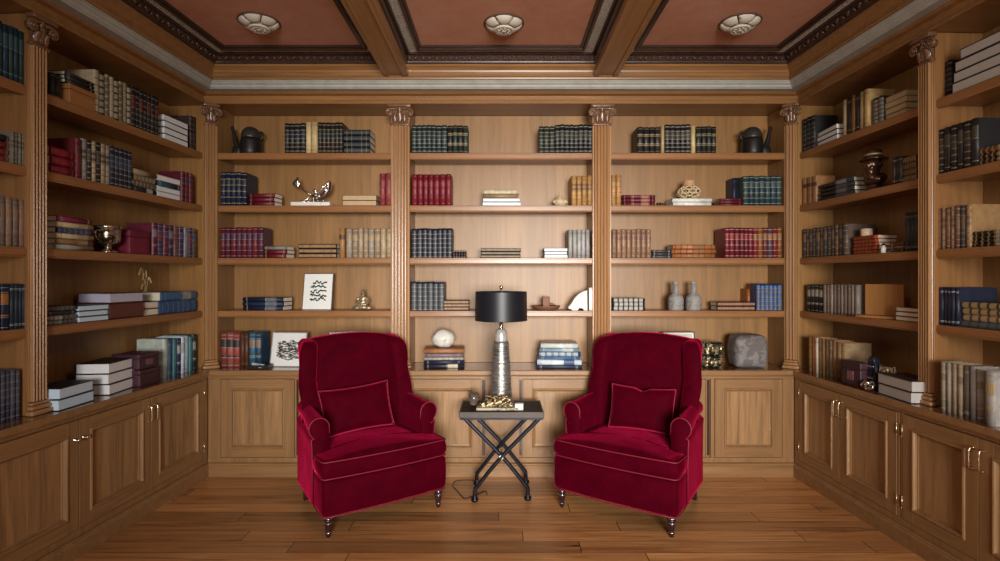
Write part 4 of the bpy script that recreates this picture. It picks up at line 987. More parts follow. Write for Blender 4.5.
zc = stack('R1', 3, 852.5, 876.5, 235.8, 'brick red', [(.34, .055, .018), (.30, .05, .018), (.36, .06, .02), (.28, .05, .015), (.34, .055, .018)], style='full', trim=(.12, .02, .01), lab=(.42, .09, .03), d=.15)
stack('R1', 3, 889.5, 903, 242.3, 'brown gilt-lined', [BRN, (.2, .1, .05), DKB], style='lines', trim=(.44, .28, .12), d=.12, ym=896)
row('R1', 3, 903.5, 916.5, 3, 212.4, 'dark charcoal', (.03, .032, .034), 'lines', (.26, .25, .22), d=.16)
row('R1', 4, 805.8, 821.8, 4, 284.5, 'black cream-banded', BLK, 'two', (.40, .38, .32), (.38, .35, .27), d=.2)
row('R1', 4, 822.2, 857, 10, 285, 'taupe cloth', [(.24, .20, .165), (.19, .15, .125), (.29, .25, .21)], 'lines', (.34, .29, .24), d=.24)
stack('R1', 4, 894.5, 917.5, 307.3, 'brown white-paged', [BRN] * 3, face='pages', pages=M_PAGE, style='plain', d=.17, v=.14)
row('R1', 5, 807.5, 839, 9, 339, 'brown and orange worn', [(.24, .13, .06), (.34, .11, .03), (.62, .55, .44), (.28, .15, .06), (.36, .22, .11), (.20, .11, .05), (.22, .19, .11), (.32, .18, .09)], ['band', 'plain', 'lines'], (.42, .31, .18), (.3, .16, .07), d=.13, v=.09)
stack('R1', 5, 875.5, 915, 377, 'brown-covered white-paged', [DKB, DKB], face='pages', pages=M_PAGEG, style='plain', d=.20, v=.035, rot=-5)
# ---------------------------------------------------------------- right wall, near bay
row('R2', 1, 939.5, 950.5, 2, 62, 'black spotted', BLK, 'multi', (.17, .15, .12), BLK, v=.17)
stack('R2', 1, 951, 1015, 42, 'black white-paged', [BLK] * 4, face='pages', lens=[.72, .92, .97, 1], pages=plain('shaded_page_edges', (.46, .43, .40), .7, 0, .06, 90), style='plain', d=.17, v=.14, ym=975)  # white pages, the shelf's dimness put into their colour
row('R2', 2, 936, 976.5, 6, 124, 'black gilt-dotted', BLK, ['multi', 'label'], (.30, .22, .12), (.06, .05, .04), d=.2)
stack('R2', 2, 978, 1020, 146, ['brown rolled', 'black gilt-lined', 'black gilt-lined'], [(.24, .1, .03), DKB, DKB], style='multi', trim=(.5, .32, .13), d=.16, ym=990, wts=[1.2, 1, 1])
row('R2', 3, 935.5, 969, 7, 206.4, 'mottled brown-and-cream', [(.26, .12, .07), (.42, .32, .22), (.24, .1, .05), (.40, .28, .18), (.15, .08, .06), (.08, .08, .09), (.38, .22, .09)], 'multi', (.40, .28, .18), (.3, .17, .09), d=.22)
stack('R2', 3, 972, 1020, 230, 'black gilt-edged', [BLK] * 4, style='multi', trim=(.45, .32, .12), d=.16, ym=990, wts=[1.3, 1, 1, 1])
row('R2', 4, 938.5, 957.5, 5, 287.6, 'navy white-striped', NAVY, 'lines', (.50, .52, .55), BLK, d=.22)
stack('R2', 4, 959, 1020, 302.5, ['black gold-spined', 'black gold-spined', 'brown gold-spined', 'teal-grey'], [BLK, BLK, BRN, (.06, .09, .1)], style='full', trim=(.10, .08, .05), lab=[(.48, .36, .18), (.45, .32, .15), (.44, .30, .16), (.10, .13, .15)], d=.18, ym=980)
row('R2', 5, 939.3, 982, 7, 365.5, 'faded parchment', [(.36, .31, .23), (.46, .42, .33), (.34, .27, .18), (.42, .33, .22), (.17, .14, .11), (.24, .23, .21), (.27, .25, .22)], ['band', 'lines', 'plain'], (.52, .48, .39), (.30, .25, .18), d=.13, v=.06, jh=.02)
row('R2', 5, 983, 993, 1, 372, 'broad grey clothbound', (.30, .29, .26), 'two', (.4, .33, .22), (.46, .34, .17), d=.20, v=.035)
# ================================================================== THINGS ON THE SHELVES
def at(bayk, s, px, v, z=None, dz=.0006):
    w = bayk[0]; return W[w] @ T(lx(w, px, v), v, (SZ[s] if z is None else z) + dz)
def kof(bayk, s, px, v):        # metres per pixel there
    p = at(bayk, s, px, v).translation; return p.y / F
M_BLKI = plain('black_cast_iron', (.018, .015, .014), .42, .3, .3, 40, .2)
M_GREYS = blotch('mottled_grey_stoneware', (.27, .26, .25), (.17, .165, .16), 34, .55, rough=.7)
M_IVORY = plain('ivory_ceramic', (.56, .54, .49), .4, 0, .06, 14)
# --- cast iron kettles on the top shelf
def kettle(m4, s, label):
    t = root('iron_kettle', m4 @ Matrix.Diagonal((1.0, 1.04, 1.40, 1)), label, 'kettle', 'black iron kettles on the top shelf')
    mb = MB(); mb.lathe([(.074, 0), (.084, .006), (.086, .03), (.085, .085), (.080, .098), (.074, .104), (.07, .104), (.07, .02), (0, .02)], n=36); mb.build('body', M_BLKI, t)
    mb = MB(); mb.lathe([(.078, .1045), (.079, .110), (.074, .135), (.058, .158), (.034, .170), (.012, .174), (0, .174)], n=36)
    for k in range(9):
        for j in range(12): a = 2 * PI * (j + .5 * (k % 2)) / 12; f = k / 9; mb.ball((.076 * math.cos(a) * math.cos(f * 1.35), .076 * math.sin(a) * math.cos(f * 1.35), .112 + .062 * math.sin(f * 1.35)), .0045, 1)
    lid = mb.build('lid', plain('dark_pewter', (.07, .065, .06), .35, .6, .2, 50), t)
    mb = MB(); mb.tube(bez([(s * -.074, 0, .045), (s * -.105, 0, .050), (s * -.128, 0, .085), (s * -.142, 0, .135), (s * -.158, 0, .176)], 5), [.030 - .017 * min(1, i / 16) for i in range(21)], 12)
    mb.rbox((s * -.113, 0, .030), (.038, .030, .030), .02, 6); mb.build('spout', M_BLKI, t)
    mb = MB(); mb.tube(bez([(s * .080, 0, .100), (s * .098, 0, .120), (s * .096, 0, .140), (s * .072, 0, .142)], 5), .008, 8); mb.build('handle', M_BLKI, t)
    return t
kettle(at('BL', 1, 251, .26), 1, 'black iron kettle with spout to the left, top shelf, left end')
kettle(at('BR', 1, 752, .26), -1, 'black iron kettle with spout to the right, top shelf, right end')
# --- silver bird branch
t = root('bird_sculpture', at('BL', 2, 312.2, .20), 'silver bird and flower sculpture on a white marble plinth, second shelf', 'sculpture')
mb = MB(); mb.rbox((0, 0, .016), (.160, .05, .0158), .004, 6); mb.build('plinth', M_MARB, t)
mb = MB()
mb.tube(bez([(-.12, 0, .19), (-.09, -.01, .155), (-.04, -.01, .115), (0, 0, .085), (.01, 0, .05), (.01, 0, .03)], 6), .008, 8)
for a in range(6): an = 2 * PI * a / 6; mb.ball((-.130 + .020 * math.cos(an), -.01, .190 + .022 * math.sin(an)), (.013, .007, .012), 2)
mb.ball((-.130, -.016, .190), .009, 2); mb.ball((-.122, 0, .225), (.014, .01, .020), 2)
mb.ball((.035, 0, .085), (.050, .020, .020), 2); mb.ball((.028, -.005, .130), (.016, .012, .016), 2); mb.tube([(.028, 0, .125), (.04, 0, .10)], .010, 8)
mb.tube([(.016, -.01, .132), (-.004, -.015, .128)], [.006, .001], 6)
mb.tube(bez([(.05, 0, .085), (.095, 0, .100), (.130, .0, .140), (.142, 0, .185), (.138, 0, .210)], 6), [.010 + .014 * math.sin(min(1, i / 24) * PI) for i in range(25)], 10)
for k in range(5): mb.tube(bez([(.02 + .03 * k, -.02, .09 + .012 * k), (.06 + .02 * k, -.03, .115 + .02 * k), (.10 + .01 * k, -.02, .16 + .012 * k)], 4), .005, 6)
for x in (-.06, -.02, .045, .09): mb.tube([(x * .5 + .01, 0, .075), (x, -.01, .05), (x * 1.1, -.012, .033)], .0045, 6)
for x in (-.085, -.03, .05, .10): mb.ball((x, -.012, .040), (.014, .011, .009), 2)
mb.build('bird_and_branch', M_STEEL, t, remesh=.0035)
# --- frames
def picture(m4, w, h, fw_, art, fm, label, lean=R(9), mat_w=0, cat='picture'):
    t = root('picture_frame', m4 @ RX(-lean), label, cat)
    mb = MB(); d = .018
    for x0, x1, z0, z1 in ((-w / 2, -w / 2 + fw_, 0, h), (w / 2 - fw_, w / 2, 0, h), (-w / 2 + fw_, w / 2 - fw_, 0, fw_), (-w / 2 + fw_, w / 2 - fw_, h - fw_, h)): mb.box(x0, x1, 0, d, z0, z1)
    mb.build('frame', fm, t, bev=.0015)
    mb = MB(); mb.box(-w / 2 + fw_, w / 2 - fw_, .006, d - .002, fw_, h - fw_); mb.build('mount', plain('white_mount', (.74, .75, .74), .7, 0, .03), t)
    iw, ih = w / 2 - fw_ - mat_w, (h - 2 * fw_) / 2 - mat_w
    mb = MB(); mb.M = T(0, .0045, h / 2); mb.box(-iw, iw, 0, .0012, -ih, ih); mb.build('print', art, t)
    return t
def marks(name, ink, thr, sx, sy, scale):
    """brush marks that fade out towards the print's edge"""
    m, nt, b = newmat(name); t = nt.nodes.new('ShaderNodeTexCoord'); co = objco(nt, (1, 1, sy))
    n = noise(nt, co, scale, 4, .6, 1.5)
    nt.links.new(ramp(nt, n, [(thr, (.74, .75, .73)), (thr + .03, ink)]), b.inputs['Base Color']); b.inputs['Roughness'].default_value = .7; return m
k = kof('BL', 4, 318, .25)
art1 = root('picture_frame', at('BL', 4, 316.6, .225) @ RX(-R(11)) @ RY(R(0)), 'white framed sheet of black brush marks leaning on the fourth shelf', 'picture')
w_, h_ = 29.6 * k, 37.2 * k
mb = MB()
for x0, x1, z0, z1 in ((-w_ / 2, -w_ / 2 + .006, 0, h_), (w_ / 2 - .006, w_ / 2, 0, h_), (-w_ / 2 + .006, w_ / 2 - .006, 0, .006), (-w_ / 2 + .006, w_ / 2 - .006, h_ - .006, h_)): mb.box(x0, x1, 0, .030, z0, z1)
mb.build('frame', plain('dark_frame_wood', (.08, .055, .04), .45), art1)
mb = MB(); mb.box(-w_ / 2 + .006, w_ / 2 - .006, -.0005, .024, .006, h_ - .006); mb.build('sheet', plain('white_paper', (.78, .79, .77), .7, 0, .02), art1)
mb = MB(); rr_ = random.Random(3)
for r_ in range(5):
    x = -.062; zc_ = h_ * (.74 - .115 * r_)
    if r_ == 0: x = -.045
    while x < .060:
        a = rr_.uniform(-.9, .9); ln = rr_.uniform(.010, .030); p0 = Vector((x, -.0012, zc_ + rr_.uniform(-.007, .007)))
        pts = bez([p0, p0 + Vector((ln * .5, 0, a * .012)), p0 + Vector((ln, 0, rr_.uniform(-.010, .010)))], 4)
        mb.tube(pts, [.0034 + .0036 * math.sin(PI * i / (len(pts) - 1)) for i in range(len(pts))], 6); x += ln * rr_.uniform(.6, .95)
mb.build('brush_marks', plain('black_green_ink', (.015, .03, .028), .6), art1)
k = kof('BL', 5, 287, .2)
picture(at('BL', 5, 286.6, .17) @ RZ(R(-4)), 36 * k, 34.5 * k, .008, plain('p1', (.74, .75, .74), .7, 0, .03), plain('silver_frame', (.50, .50, .50), .35, .5), 'silver framed landscape print leaning beside the left armchair', R(12), .03)
pic = ALL[-1]
mb = MB(); rr_ = random.Random(11)
for i in range(260):
    x = rr_.uniform(-.105, .080); z = 17 * k + rr_.uniform(-.085, .080) * (1 - .25 * abs(x) / .1); ln = rr_.uniform(.015, .04); p0 = Vector((x, .0042, z))
    pts = bez([p0, p0 + Vector((ln * .5, 0, .006 * math.sin(z * 90 + x * 60))), p0 + Vector((ln, 0, rr_.uniform(-.006, .006)))], 3)
    mb.tube(pts, [.0010 + .0022 * math.sin(PI * q / (len(pts) - 1)) for q in range(len(pts))], 5)
mb.build('engraved_lines', plain('sepia_ink', (.05, .04, .035), .6), pic)
k = kof('BL', 5, 348, .3)
t = root('presentation_box', at('BL', 5, 348, .24), 'pale grey box standing on the counter behind the left armchair', 'box')
mb = MB(); mb.rbox((0, .05, .130), (.150, .055, .130), .008, 6); mb.build('box_body', plain('pale_grey_board', (.60, .61, .65), .6), t)
mb = MB(); mb.prism([(-.155, .258), (.155, .258), (.155, .272), (.03, .284), (-.155, .275)], lambda p, e: (p[0], (-.008, .108)[e], p[1])); mb.build('lid', plain('grey_white_board', (.66, .68, .72), .5), t, bev=.003)
k = kof('BR', 5, 680, .3)
picture(at('BR', 5, 680.5, .24), 32.4 * k, 33.5 * k, .010, blotch('stippled_cream_print', (.58, .55, .44), (.30, .28, .20), 46, .60, rough=.7, bmp=0), plain('dark_frame_wood', (.08, .055, .04), .45), 'cream stippled print in a thin frame behind the right armchair', R(10), .012)
# --- seated gilt figurine
t = root('figurine', at('BL', 4, 362.8, .20), 'small gilt and white seated figure on the fourth shelf', 'figurine')
M_GW = blotch('worn_gilt', (.40, .31, .19), (.06, .045, .03), 75, .57, rough=.3, metal=.5, bmp=.3)
mb = MB(); mb.ball((0, 0, .022), (.070, .045, .022), 3); mb.ball((-.05, -.02, .020), (.036, .024, .018), 2); mb.ball((.05, -.02, .020), (.036, .024, .018), 2)
mb.ball((0, 0, .060), (.036, .026, .042), 3); mb.ball((0, 0, .098), (.034, .022, .024), 2); mb.tube([(0, 0, .11), (0, -.003, .13)], .012, 8)
for s in (-1, 1): mb.tube(bez([(s * .030, 0, .105), (s * .048, -.008, .078), (s * .036, -.030, .052), (s * .008, -.038, .046)], 4), .011, 8)
mb.ball((0, -.003, .140), (.018, .019, .022), 3); mb.ball((0, 0, .163), (.011, .011, .014), 2); mb.ball((0, -.021, .138), (.004, .005, .006), 1)
mb.build('figure', M_GW, t, remesh=.0035)
# --- little desk box
t = root('trinket_tray', at('BL', 5, 259.5, .065), 'small black tray holding a blue and white card, beside landscape print', 'tray')
mb = MB(); mb.box(-.080, .080, -.025, .055, 0, .006)
for x0, x1, y0, y1 in ((-.080, .080, -.025, -.021), (-.080, .080, .051, .055), (-.080, -.076, -.021, .051), (.076, .080, -.021, .051)): mb.box(x0, x1, y0, y1, .006, .034)
mb.build('tray_body', M_BLKI, t, bev=.001)
mb = MB(); mb.M = T(-.015, -.005, .030) @ RX(R(35)) @ RZ(R(-12)); mb.box(-.052, .052, -.020, .020, -.0015, .0015); mb.build('card', blotch('blue_white_card', (.70, .74, .76), (.05, .16, .30), 26, .50, rough=.4, bmp=0), t)
# --- shell, candle holder, bookend, blocks, white stone
t = root('shell', at('BC', 2, 560.2, .20) @ Matrix.Diagonal((.98, .98, 1.22, 1)), 'small cream pointed shell on the second shelf', 'shell')
M_SHELL = plain('cream_shell', (.58, .45, .28), .5, 0, .18, 40, .3)
mb = MB(); mb.lathe([(.020, 0), (.046, .006), (.060, .024), (.058, .036), (.044, .048), (.030, .060), (.018, .070), (.008, .084), (.002, .094), (0, .095)], n=28)
for k in range(9): a = 2 * PI * k / 9; mb.ball((.054 * math.cos(a), .054 * math.sin(a), .030), (.014, .014, .016), 1)
mb.build('shell_body', M_SHELL, t)
t = root('candle_holder', at('BC', 4, 546, .20), 'rough wooden tray with an upright wooden stub, fourth shelf behind lamp', 'candle holder')
M_RW = wood('rough_wood', (.20, .085, .045), 'z', .6)
mb = MB(); mb.lathe([(.060, 0), (.095, .008), (.118, .030), (.122, .038), (.112, .036), (.09, .018), (0, .014)], n=32); mb.build('tray', M_RW, t)
mb = MB(); mb.rbox((-.0, 0, .064), (.030, .030, .048), .006, 6, lambda p: (p.x + .003 * math.sin(p.z * 90), p.y, p.z)); mb.build('stub', M_RW, t)
mb = MB(); mb.tube([(.030, 0, .05), (.05, 0, .055), (.07, -.005, .042)], .006, 7); mb.build('twig', M_RW, t)
t = root('bear_bookend', at('BC', 4, 577.5, .175), 'white sloping animal shaped bookend on the fourth shelf', 'bookend')
mb = MB(); mb.prism([(p.x, p.y) for p in bez([(-.082, .030), (-.060, .052), (-.030, .100), (.010, .140), (.050, .160), (.074, .165)], 5)] + [(.076, .0), (.046, .0), (.040, .016), (.010, .022), (-.004, .0), (-.050, .0), (-.056, .012), (-.078, .014)], lambda p, e: (p[0], (-.045, .045)[e], p[1]))
mb.build('bookend_body', M_IVORY, t, bev=.012, seg=3)
mb = MB(); mb.ball((-.055, -.047, .040), .004, 1); mb.build('eye', M_BLKI, t)
t = root('plaster_block', at('BC', 4, 589.8, .175), 'tall white block beside the sloping white bookend', 'block')
mb = MB(); mb.rbox((0, 0, .0945), (.0145, .05, .094), .004, 6); mb.build('block_body', M_IVORY, t); mb = MB(); mb.box(-.012, .012, -.0515, -.0500, .02, .17); mb.build('face_panel', M_MARB, t)
t = root('white_stone', at('BC', 5, 443.4, .185), 'round white stone resting on the pile of books left of the lamp', 'stone')
t.matrix_world = W['B'] @ T(lx('B', 443.6, .175), .175, wz('B', 443, 349.0, .085) + .0015)
mb = MB(); mb.ball((0, 0, .072), (.094, .085, .076), 4, 0, .07, 2, 1.6)
bmesh.ops.bisect_plane(mb.bm, geom=mb.bm.verts[:] + mb.bm.edges[:] + mb.bm.faces[:], plane_co=(0, 0, .004), plane_no=(0, 0, -1), clear_outer=True)
mb.build('stone_body', blotch('white_quartz', (.66, .64, .58), (.40, .38, .34), 22, .62, rough=.55), t)
# --- lattice vase, small ornaments, bottles, rocks
zv = zw + .001
t = root('lattice_vase', W['B'] @ T(lx('B', 689, .235), .235, zv), 'woven openwork cream vase standing on two white books', 'vase')
g = bmesh.new(); bmesh.ops.create_icosphere(g, subdivisions=2, radius=1); g.verts.ensure_lookup_table()
mb = MB(); M_LAT = plain('cream_lattice', (.66, .52, .32), .5, 0, .1, 30)
for e in g.edges:
    if len(e.link_faces) == 2:
        a, b = [f.calc_center_median().normalized() for f in e.link_faces]
        if a.z > .88 and b.z > .88: continue
        mb.tube([(p.x * .090, p.y * .090, p.z * .056 + .058) for p in (a, a.lerp(b, .5).normalized(), b)], .0062, 6)
g.free(); mb.build('lattice_body', M_LAT, t)
mb = MB(); mb.lathe([(.046, .108), (.054, .112), (.050, .120), (.047, .146), (.052, .152), (.046, .152), (.042, .12), (.040, .110)], n=28); mb.build('neck', plain('tan_terracotta', (.50, .28, .14), .6), t)
for px, lab in ((659.6, 'tiny dark knotted ornament right of the maroon gilt-lined books'), (716.0, 'tiny dark knotted ornament left of the plain maroon books')):
    t = root('knotted_ornament', at('BR', 2, px, .19), lab, 'ornament', 'tiny dark ornaments on second shelf')
    mb = MB(); mb.tube([(.020 * math.cos(a) * (1 + .4 * math.cos(3 * a)), .014 * math.sin(a) * (1 + .4 * math.cos(3 * a)), .016 + .009 * math.sin(3 * a)) for a in [2 * PI * i / 40 for i in range(40)]], .007, 8, closed=True); mb.build('knot', plain('dark_bronze', (.09, .05, .03), .4, .5), t)
for px, lab in ((675.7, 'grey stoneware bottle, left one of the pair on the fourth shelf'), (693.4, 'grey stoneware bottle, right one of the pair on the fourth shelf')):
    t = root('stoneware_bottle', at('BR', 4, px, .20), lab, 'bottle', 'grey stoneware bottles')
    mb = MB(); mb.lathe([(.056, 0), (.061, .004), (.063, .02), (.063, .095), (.058, .112), (.044, .126), (.030, .138), (.025, .150), (.022, .19), (.021, .215)], n=32); mb.build('body', M_GREYS, t)
    mb = MB(); mb.lathe([(.021, .2152), (.026, .219), (.027, .231), (.024, .2365), (.016, .2365), (.014, .22), (.0, .219)], n=28); mb.build('lip', M_GREYS, t)
M_GB = blotch('gold_veined_black_stone', (.016, .014, .012), (.46, .36, .18), 30, .55, rough=.3, metal=.35, bmp=.5)
for i, (zz, hh, wd, sh_, lab) in enumerate(((0, .094, .070, -.004, 'lower gold-veined black stone block right of the right armchair'), (.096, .112, .078, .004, 'upper gold-veined black stone block right of the right armchair'))):
    t = root('veined_stone_block', at('BR', 5, 711.5, .17, CT + zz) @ T(sh_, 0, 0), lab, 'stone block', 'gold-veined black stone blocks')
    mb = MB(); mb.rbox((0, 0, hh / 2), (wd, .06, hh / 2), .020, 10, lambda p: p + Vector((.004 * mnoise.noise(p * 30), .006 * mnoise.noise(p * 22 + Vector((3, 0, 0))), 0))); mb.build('stone_body', M_GB, t)
    mb = MB()
    for q in range(4 if i else 3): mb.ball((-.05 + .034 * q, -.060, hh * .5), (.014, .006, hh * .22), 2, 0, .3, q)
    mb.build('gilt_relief', M_AGED, t)
t = root('grey_boulder', at('BR', 5, 747.5, .185), 'large squarish grey stone on the counter at the back right corner', 'stone')
def f_rock(p):
    p = p + Vector((.008 * mnoise.fractal(p * 9, 1, 2, 3), .010 * mnoise.fractal(p * 9 + Vector((5, 0, 0)), 1, 2, 3), .004 * mnoise.noise(p * 12))); p.x *= 1.03 - .30 * max(0, p.z - .12) ** 1.0; p.y -= .02 * max(0, p.x); return p
mb = MB(); mb.rbox((0, .0, .134), (.132, .100, .134), .050, 14, f_rock); mb.build('stone_body', blotch('rough_granite', (.125, .105, .10), (.20, .185, .185), 17, .50, rough=.6, bmp=.8), t)
# ------------------------------------------------------------------ left wall things
t = root('wooden_box', at('L1', 1, 68, .14), 'flat orange wooden box on the top shelf of the left wall', 'box')
x0, x1 = lx('L', 68.5, .14), lx('L', 96.0, .14); bw_ = (x1 - x0) - .012; xm = (x0 + x1) / 2; t.matrix_world = W['L'] @ T(xm, .14, SZ[1] + .0006)
hb_ = wz('L', 82, 88.5, .14) - SZ[1]
M_OW = wood('orange_wood', (.34, .15, .05), 'x', .4)
mb = MB(); mb.box(-bw_ / 2, bw_ / 2, 0, .16, 0, hb_ * .72); mb.build('box_body', M_OW, t, bev=.003)
mb = MB(); mb.box(-bw_ / 2 - .003, bw_ / 2 + .003, -.003, .163, hb_ * .73, hb_); mb.build('lid', M_OW, t, bev=.003)
stack('L1', 1, 66.5, 95.0, 76.5, 'black gilt-edged', [BLK] * 3, style='lines', trim=(.30, .25, .18), d=.15, v=.14, zbase=SZ[1] + hb_ + .001, name='box-topping', ym=81)
M_BRZ = blotch('tarnished_silver', (.40, .34, .26), (.06, .04, .025), 28, .52, rough=.22, metal=.85, bmp=.2)
t = root('metal_goblet', at('L1', 3, 108, .20), 'tarnished silver two-handled goblet on the third shelf of the left wall', 'goblet')
mb = MB(); mb.lathe([(.050, 0), (.054, .006), (.046, .014), (.022, .024), (.018, .036), (.030, .046), (.062, .064), (.072, .095), (.068, .130), (.076, .158), (.086, .172), (.080, .172), (.068, .155), (.060, .13), (.062, .095), (.05, .07), (0, .06)], n=36); mb.build('bowl', M_BRZ, t)
for s in (-1, 1): mb = MB(); mb.tube(bez([(s * .070, 0, .135), (s * .095, 0, .140), (s * .104, 0, .112), (s * .090, 0, .085), (s * .070, 0, .080)], 5), .006, 8); mb.build('handle', M_BRZ, t)
def leatherbox(m4, w, d, h, col, label, plate=False):
    t = root('leather_box', m4, label, 'box'); m = leather(col)
    mb = MB(); mb.rbox((0, d / 2, h * .36), (w / 2, d / 2, h * .36), .004, 5); mb.build('box_body', m, t)
    mb = MB(); mb.rbox((0, d / 2, h * .86 + .0005), (w / 2 + .002, d / 2 + .002, h * .138), .004, 5); mb.build('lid', m, t)
    if plate: mb = MB(); mb.box(-w * .16, w * .16, -.004, .004, h * .25, h * .62); mb.build('label_plate', leather((.20, .08, .10)), t)
    return t
x0, x1 = lx('L', 129, .15), lx('L', 151, .15); leatherbox(W['L'] @ T((x0 + x1) / 2, .15, SZ[3] + .0006), (x1 - x0) * .92, .16, wz('L', 140, 231.0, .15) - SZ[3], (.15, .010, .032), 'plain maroon leather box left of the purple books')
x0, x1 = lx('L', 141.5, .06), lx('L', 161.5, .06); xm = (x0 + x1) / 2; hh = wz('L', 150, 369, .06) - CT
leatherbox(W['L'] @ T(xm, .07, CT + .0012), x1 - x0, .20, hh, (.060, .018, .028), 'lower dark maroon box on the left counter beside teal books')
leatherbox(W['L'] @ T(xm - .004, .075, CT + hh + .006), (x1 - x0) * .96, .19, wz('L', 150, 354, .06) - CT - hh, (.055, .017, .030), 'upper dark maroon box on the left counter with label plate', True)
t = root('dried_wheat', W['L'] @ T(lx('L', 144.5, .34), .34, SZ[4] + .0006), 'dried pale wheat stalks in a slim holder, fourth shelf of left wall', 'dried plant')
M_WHEAT = plain('dry_straw', (.50, .36, .17), .7, 0, .15, 60)
mb = MB(); mb.lathe([(.018, 0), (.022, .004), (.015, .05), (.012, .10), (.010, .1), (.010, .01), (0, .01)], n=16); mb.build('holder', M_BRZ, t)
for k, (dx, hh) in enumerate(((-.095, .34), (-.055, .30), (-.02, .32), (.03, .27), (-.07, .22))):
    mb = MB(); pts = bez([(0, -.004 * k, .06), (dx * .1, -.01, hh * .55), (dx * .55, -.02, hh * .97), (dx, -.03, hh * .86)], 7); mb.tube(pts, .0018, 5)
    for q in range(9):
        p = pts[-1 - q]; mb.ball(p + Vector((0, 0, .002)), (.0065, .005, .011), 1)
    mb.build('stalk', M_WHEAT, t)
# ------------------------------------------------------------------ right wall things
M_BUST = plain('dark_bronze_bust', (.10, .050, .032), .24, .75, .25, 30, .2)
t = root('bronze_bust', at('R1', 2, 874, .20) @ RZ(R(18)), 'dark bronze bust of a bearded head wearing a brimmed hat, right wall', 'bust')
mb = MB(); mb.lathe([(.058, 0), (.060, .010), (.050, .018), (.040, .030), (.044, .038)], n=28); mb.build('socle', M_BUST, t)
mb = MB(); mb.ball((0, 0, .075), (.070, .050, .045), 3); mb.tube([(0, 0, .09), (0, -.004, .14)], .036, 12); mb.ball((0, -.006, .175), (.046, .054, .060), 3)
mb.ball((0, -.058, .172), (.011, .018, .016), 2); mb.ball((0, -.046, .126), (.034, .026, .040), 3); mb.ball((0, -.050, .098), (.022, .018, .026), 2)
for s in (-1, 1):
    mb.ball((s * .045, .002, .172), (.010, .016, .020), 2); mb.ball((s * .018, -.054, .194), (.017, .010, .007), 2); mb.ball((s * .017, -.050, .152), (.018, .013, .009), 2); mb.ball((s * .040, .01, .085), (.04, .035, .03), 2)
mb.build('head', M_BUST, t, remesh=.0045)
mb = MB(); mb.lathe([(.040, .208), (.082, .206), (.088, .212), (.060, .222), (.050, .236), (.052, .262), (.044, .276), (.020, .280), (0, .279)], (0, -.004, 0), 32); mb.build('hat', M_BUST, t)
mb = MB(); mb.lathe([(.0525, .236), (.0545, .240), (.0545, .248), (.0525, .250)], (0, -.004, 0), 32); mb.build('hat_band', M_GW, t)
t = root('pillar_candle', W['R'] @ T(lx('R', 866.5, .20), .20, zc + .001), 'stubby cream candle standing on the pile of brick red books', 'candle')
mb = MB(); mb.lathe([(.034, 0), (.036, .003), (.036, .048), (.033, .052), (.012, .050), (0, .049)], n=28); mb.build('wax', plain('cream_wax', (.60, .46, .30), .5), t)
mb = MB(); mb.tube([(0, 0, .049), (.001, 0, .060)], .0014, 6); mb.build('wick', M_BLKI, t)
t = root('glass_vial', at('R1', 3, 883.4, .15), 'tiny white labelled bottle right of the brick red books', 'bottle')
mb = MB(); mb.lathe([(.013, 0), (.015, .002), (.015, .036), (.010, .043), (.008, .05)], n=20); mb.build('body', plain('white_glass', (.62, .62, .60), .2), t)
mb = MB(); mb.lathe([(.009, .0502), (.009, .062), (0, .063)], n=16); mb.build('cap', M_BLKI, t)
x0, x1 = lx('R', 870, .19), lx('R', 898, .19); w_ = (x1 - x0); hh = wz('R', 884, 284.3, .19) - SZ[4]
t = root('wooden_bookend', W['R'] @ T((x0 + x1) / 2, .19, SZ[4] + .0006) @ RZ(R(20)), 'plain orange wooden panel stand on the fourth shelf of right wall', 'bookend')
mb = MB(); mb.box(-w_ / 2, w_ / 2, 0, .022, .018, hh); mb.build('upright_panel', wood('orange_panel', (.40, .19, .06), 'z', .35), t, bev=.003)
mb = MB(); mb.rbox((-.008, -.012, .009), (w_ / 2 + .016, .050, .0088), .004, 5); mb.build('foot', M_OW, t)
row('R1', 5, 839.6, 844.5, 1, 343, 'pale tan covered', [(.42, .28, .15)], 'band', (.30, .18, .09), TAN, v=.105, d=.20)
x0, x1 = lx('R', 840.5, .03), lx('R', 859.5, .03); leatherbox(W['R'] @ T((x0 + x1) / 2, .035, CT + .0012), x1 - x0, .055, wz('R', 850, 361.5, .03) - CT, (.045, .014, .022), 'dark maroon case on the right counter before tan books', True)
t = root('abstract_bookend', at('R1', 5, 873, .10), 'black figure bookend with silver bands on the right counter', 'bookend')
mb = MB(); mb.rbox((0, 0, .012), (.045, .045, .0118), .004, 5); mb.build('plinth', M_BLKI, t)
mb = MB(); mb.rbox((-.006, .01, .115), (.030, .026, .092), .014, 8); mb.ball((-.006, .008, .205), (.030, .026, .016), 2); mb.tube(bez([(.020, 0, .18), (.040, -.01, .12), (.034, -.02, .06), (.02, -.02, .025)], 5), .011, 8); mb.build('figure', plain('black_lacquer', (.016, .02, .032), .2, .2), t, remesh=.004)
for z in (.075, .15): mb = MB(); mb.rbox((-.006, .01, z), (.032, .028, .006), .003, 5); mb.build('band', M_STEEL, t)
k = kof('R1', 5, 886, .12)
t = root('carved_panel', at('R1', 5, 886, .12) @ RZ(R(14)) @ RX(R(-8)), 'small gilt carved panel standing behind the white-paged books', 'ornament')
mb = MB(); mb.rbox((0, .0, .085), (.050, .012, .084), .006, 6); mb.build('panel', M_AGED, t)
mb = MB()
for i in range(12): mb.ball((.026 * math.sin(i * 1.7), -.013, .025 + .0105 * i), (.016, .008, .012), 2, 0, .3, i)
mb.build('carving', M_GW, t)
mb = MB()
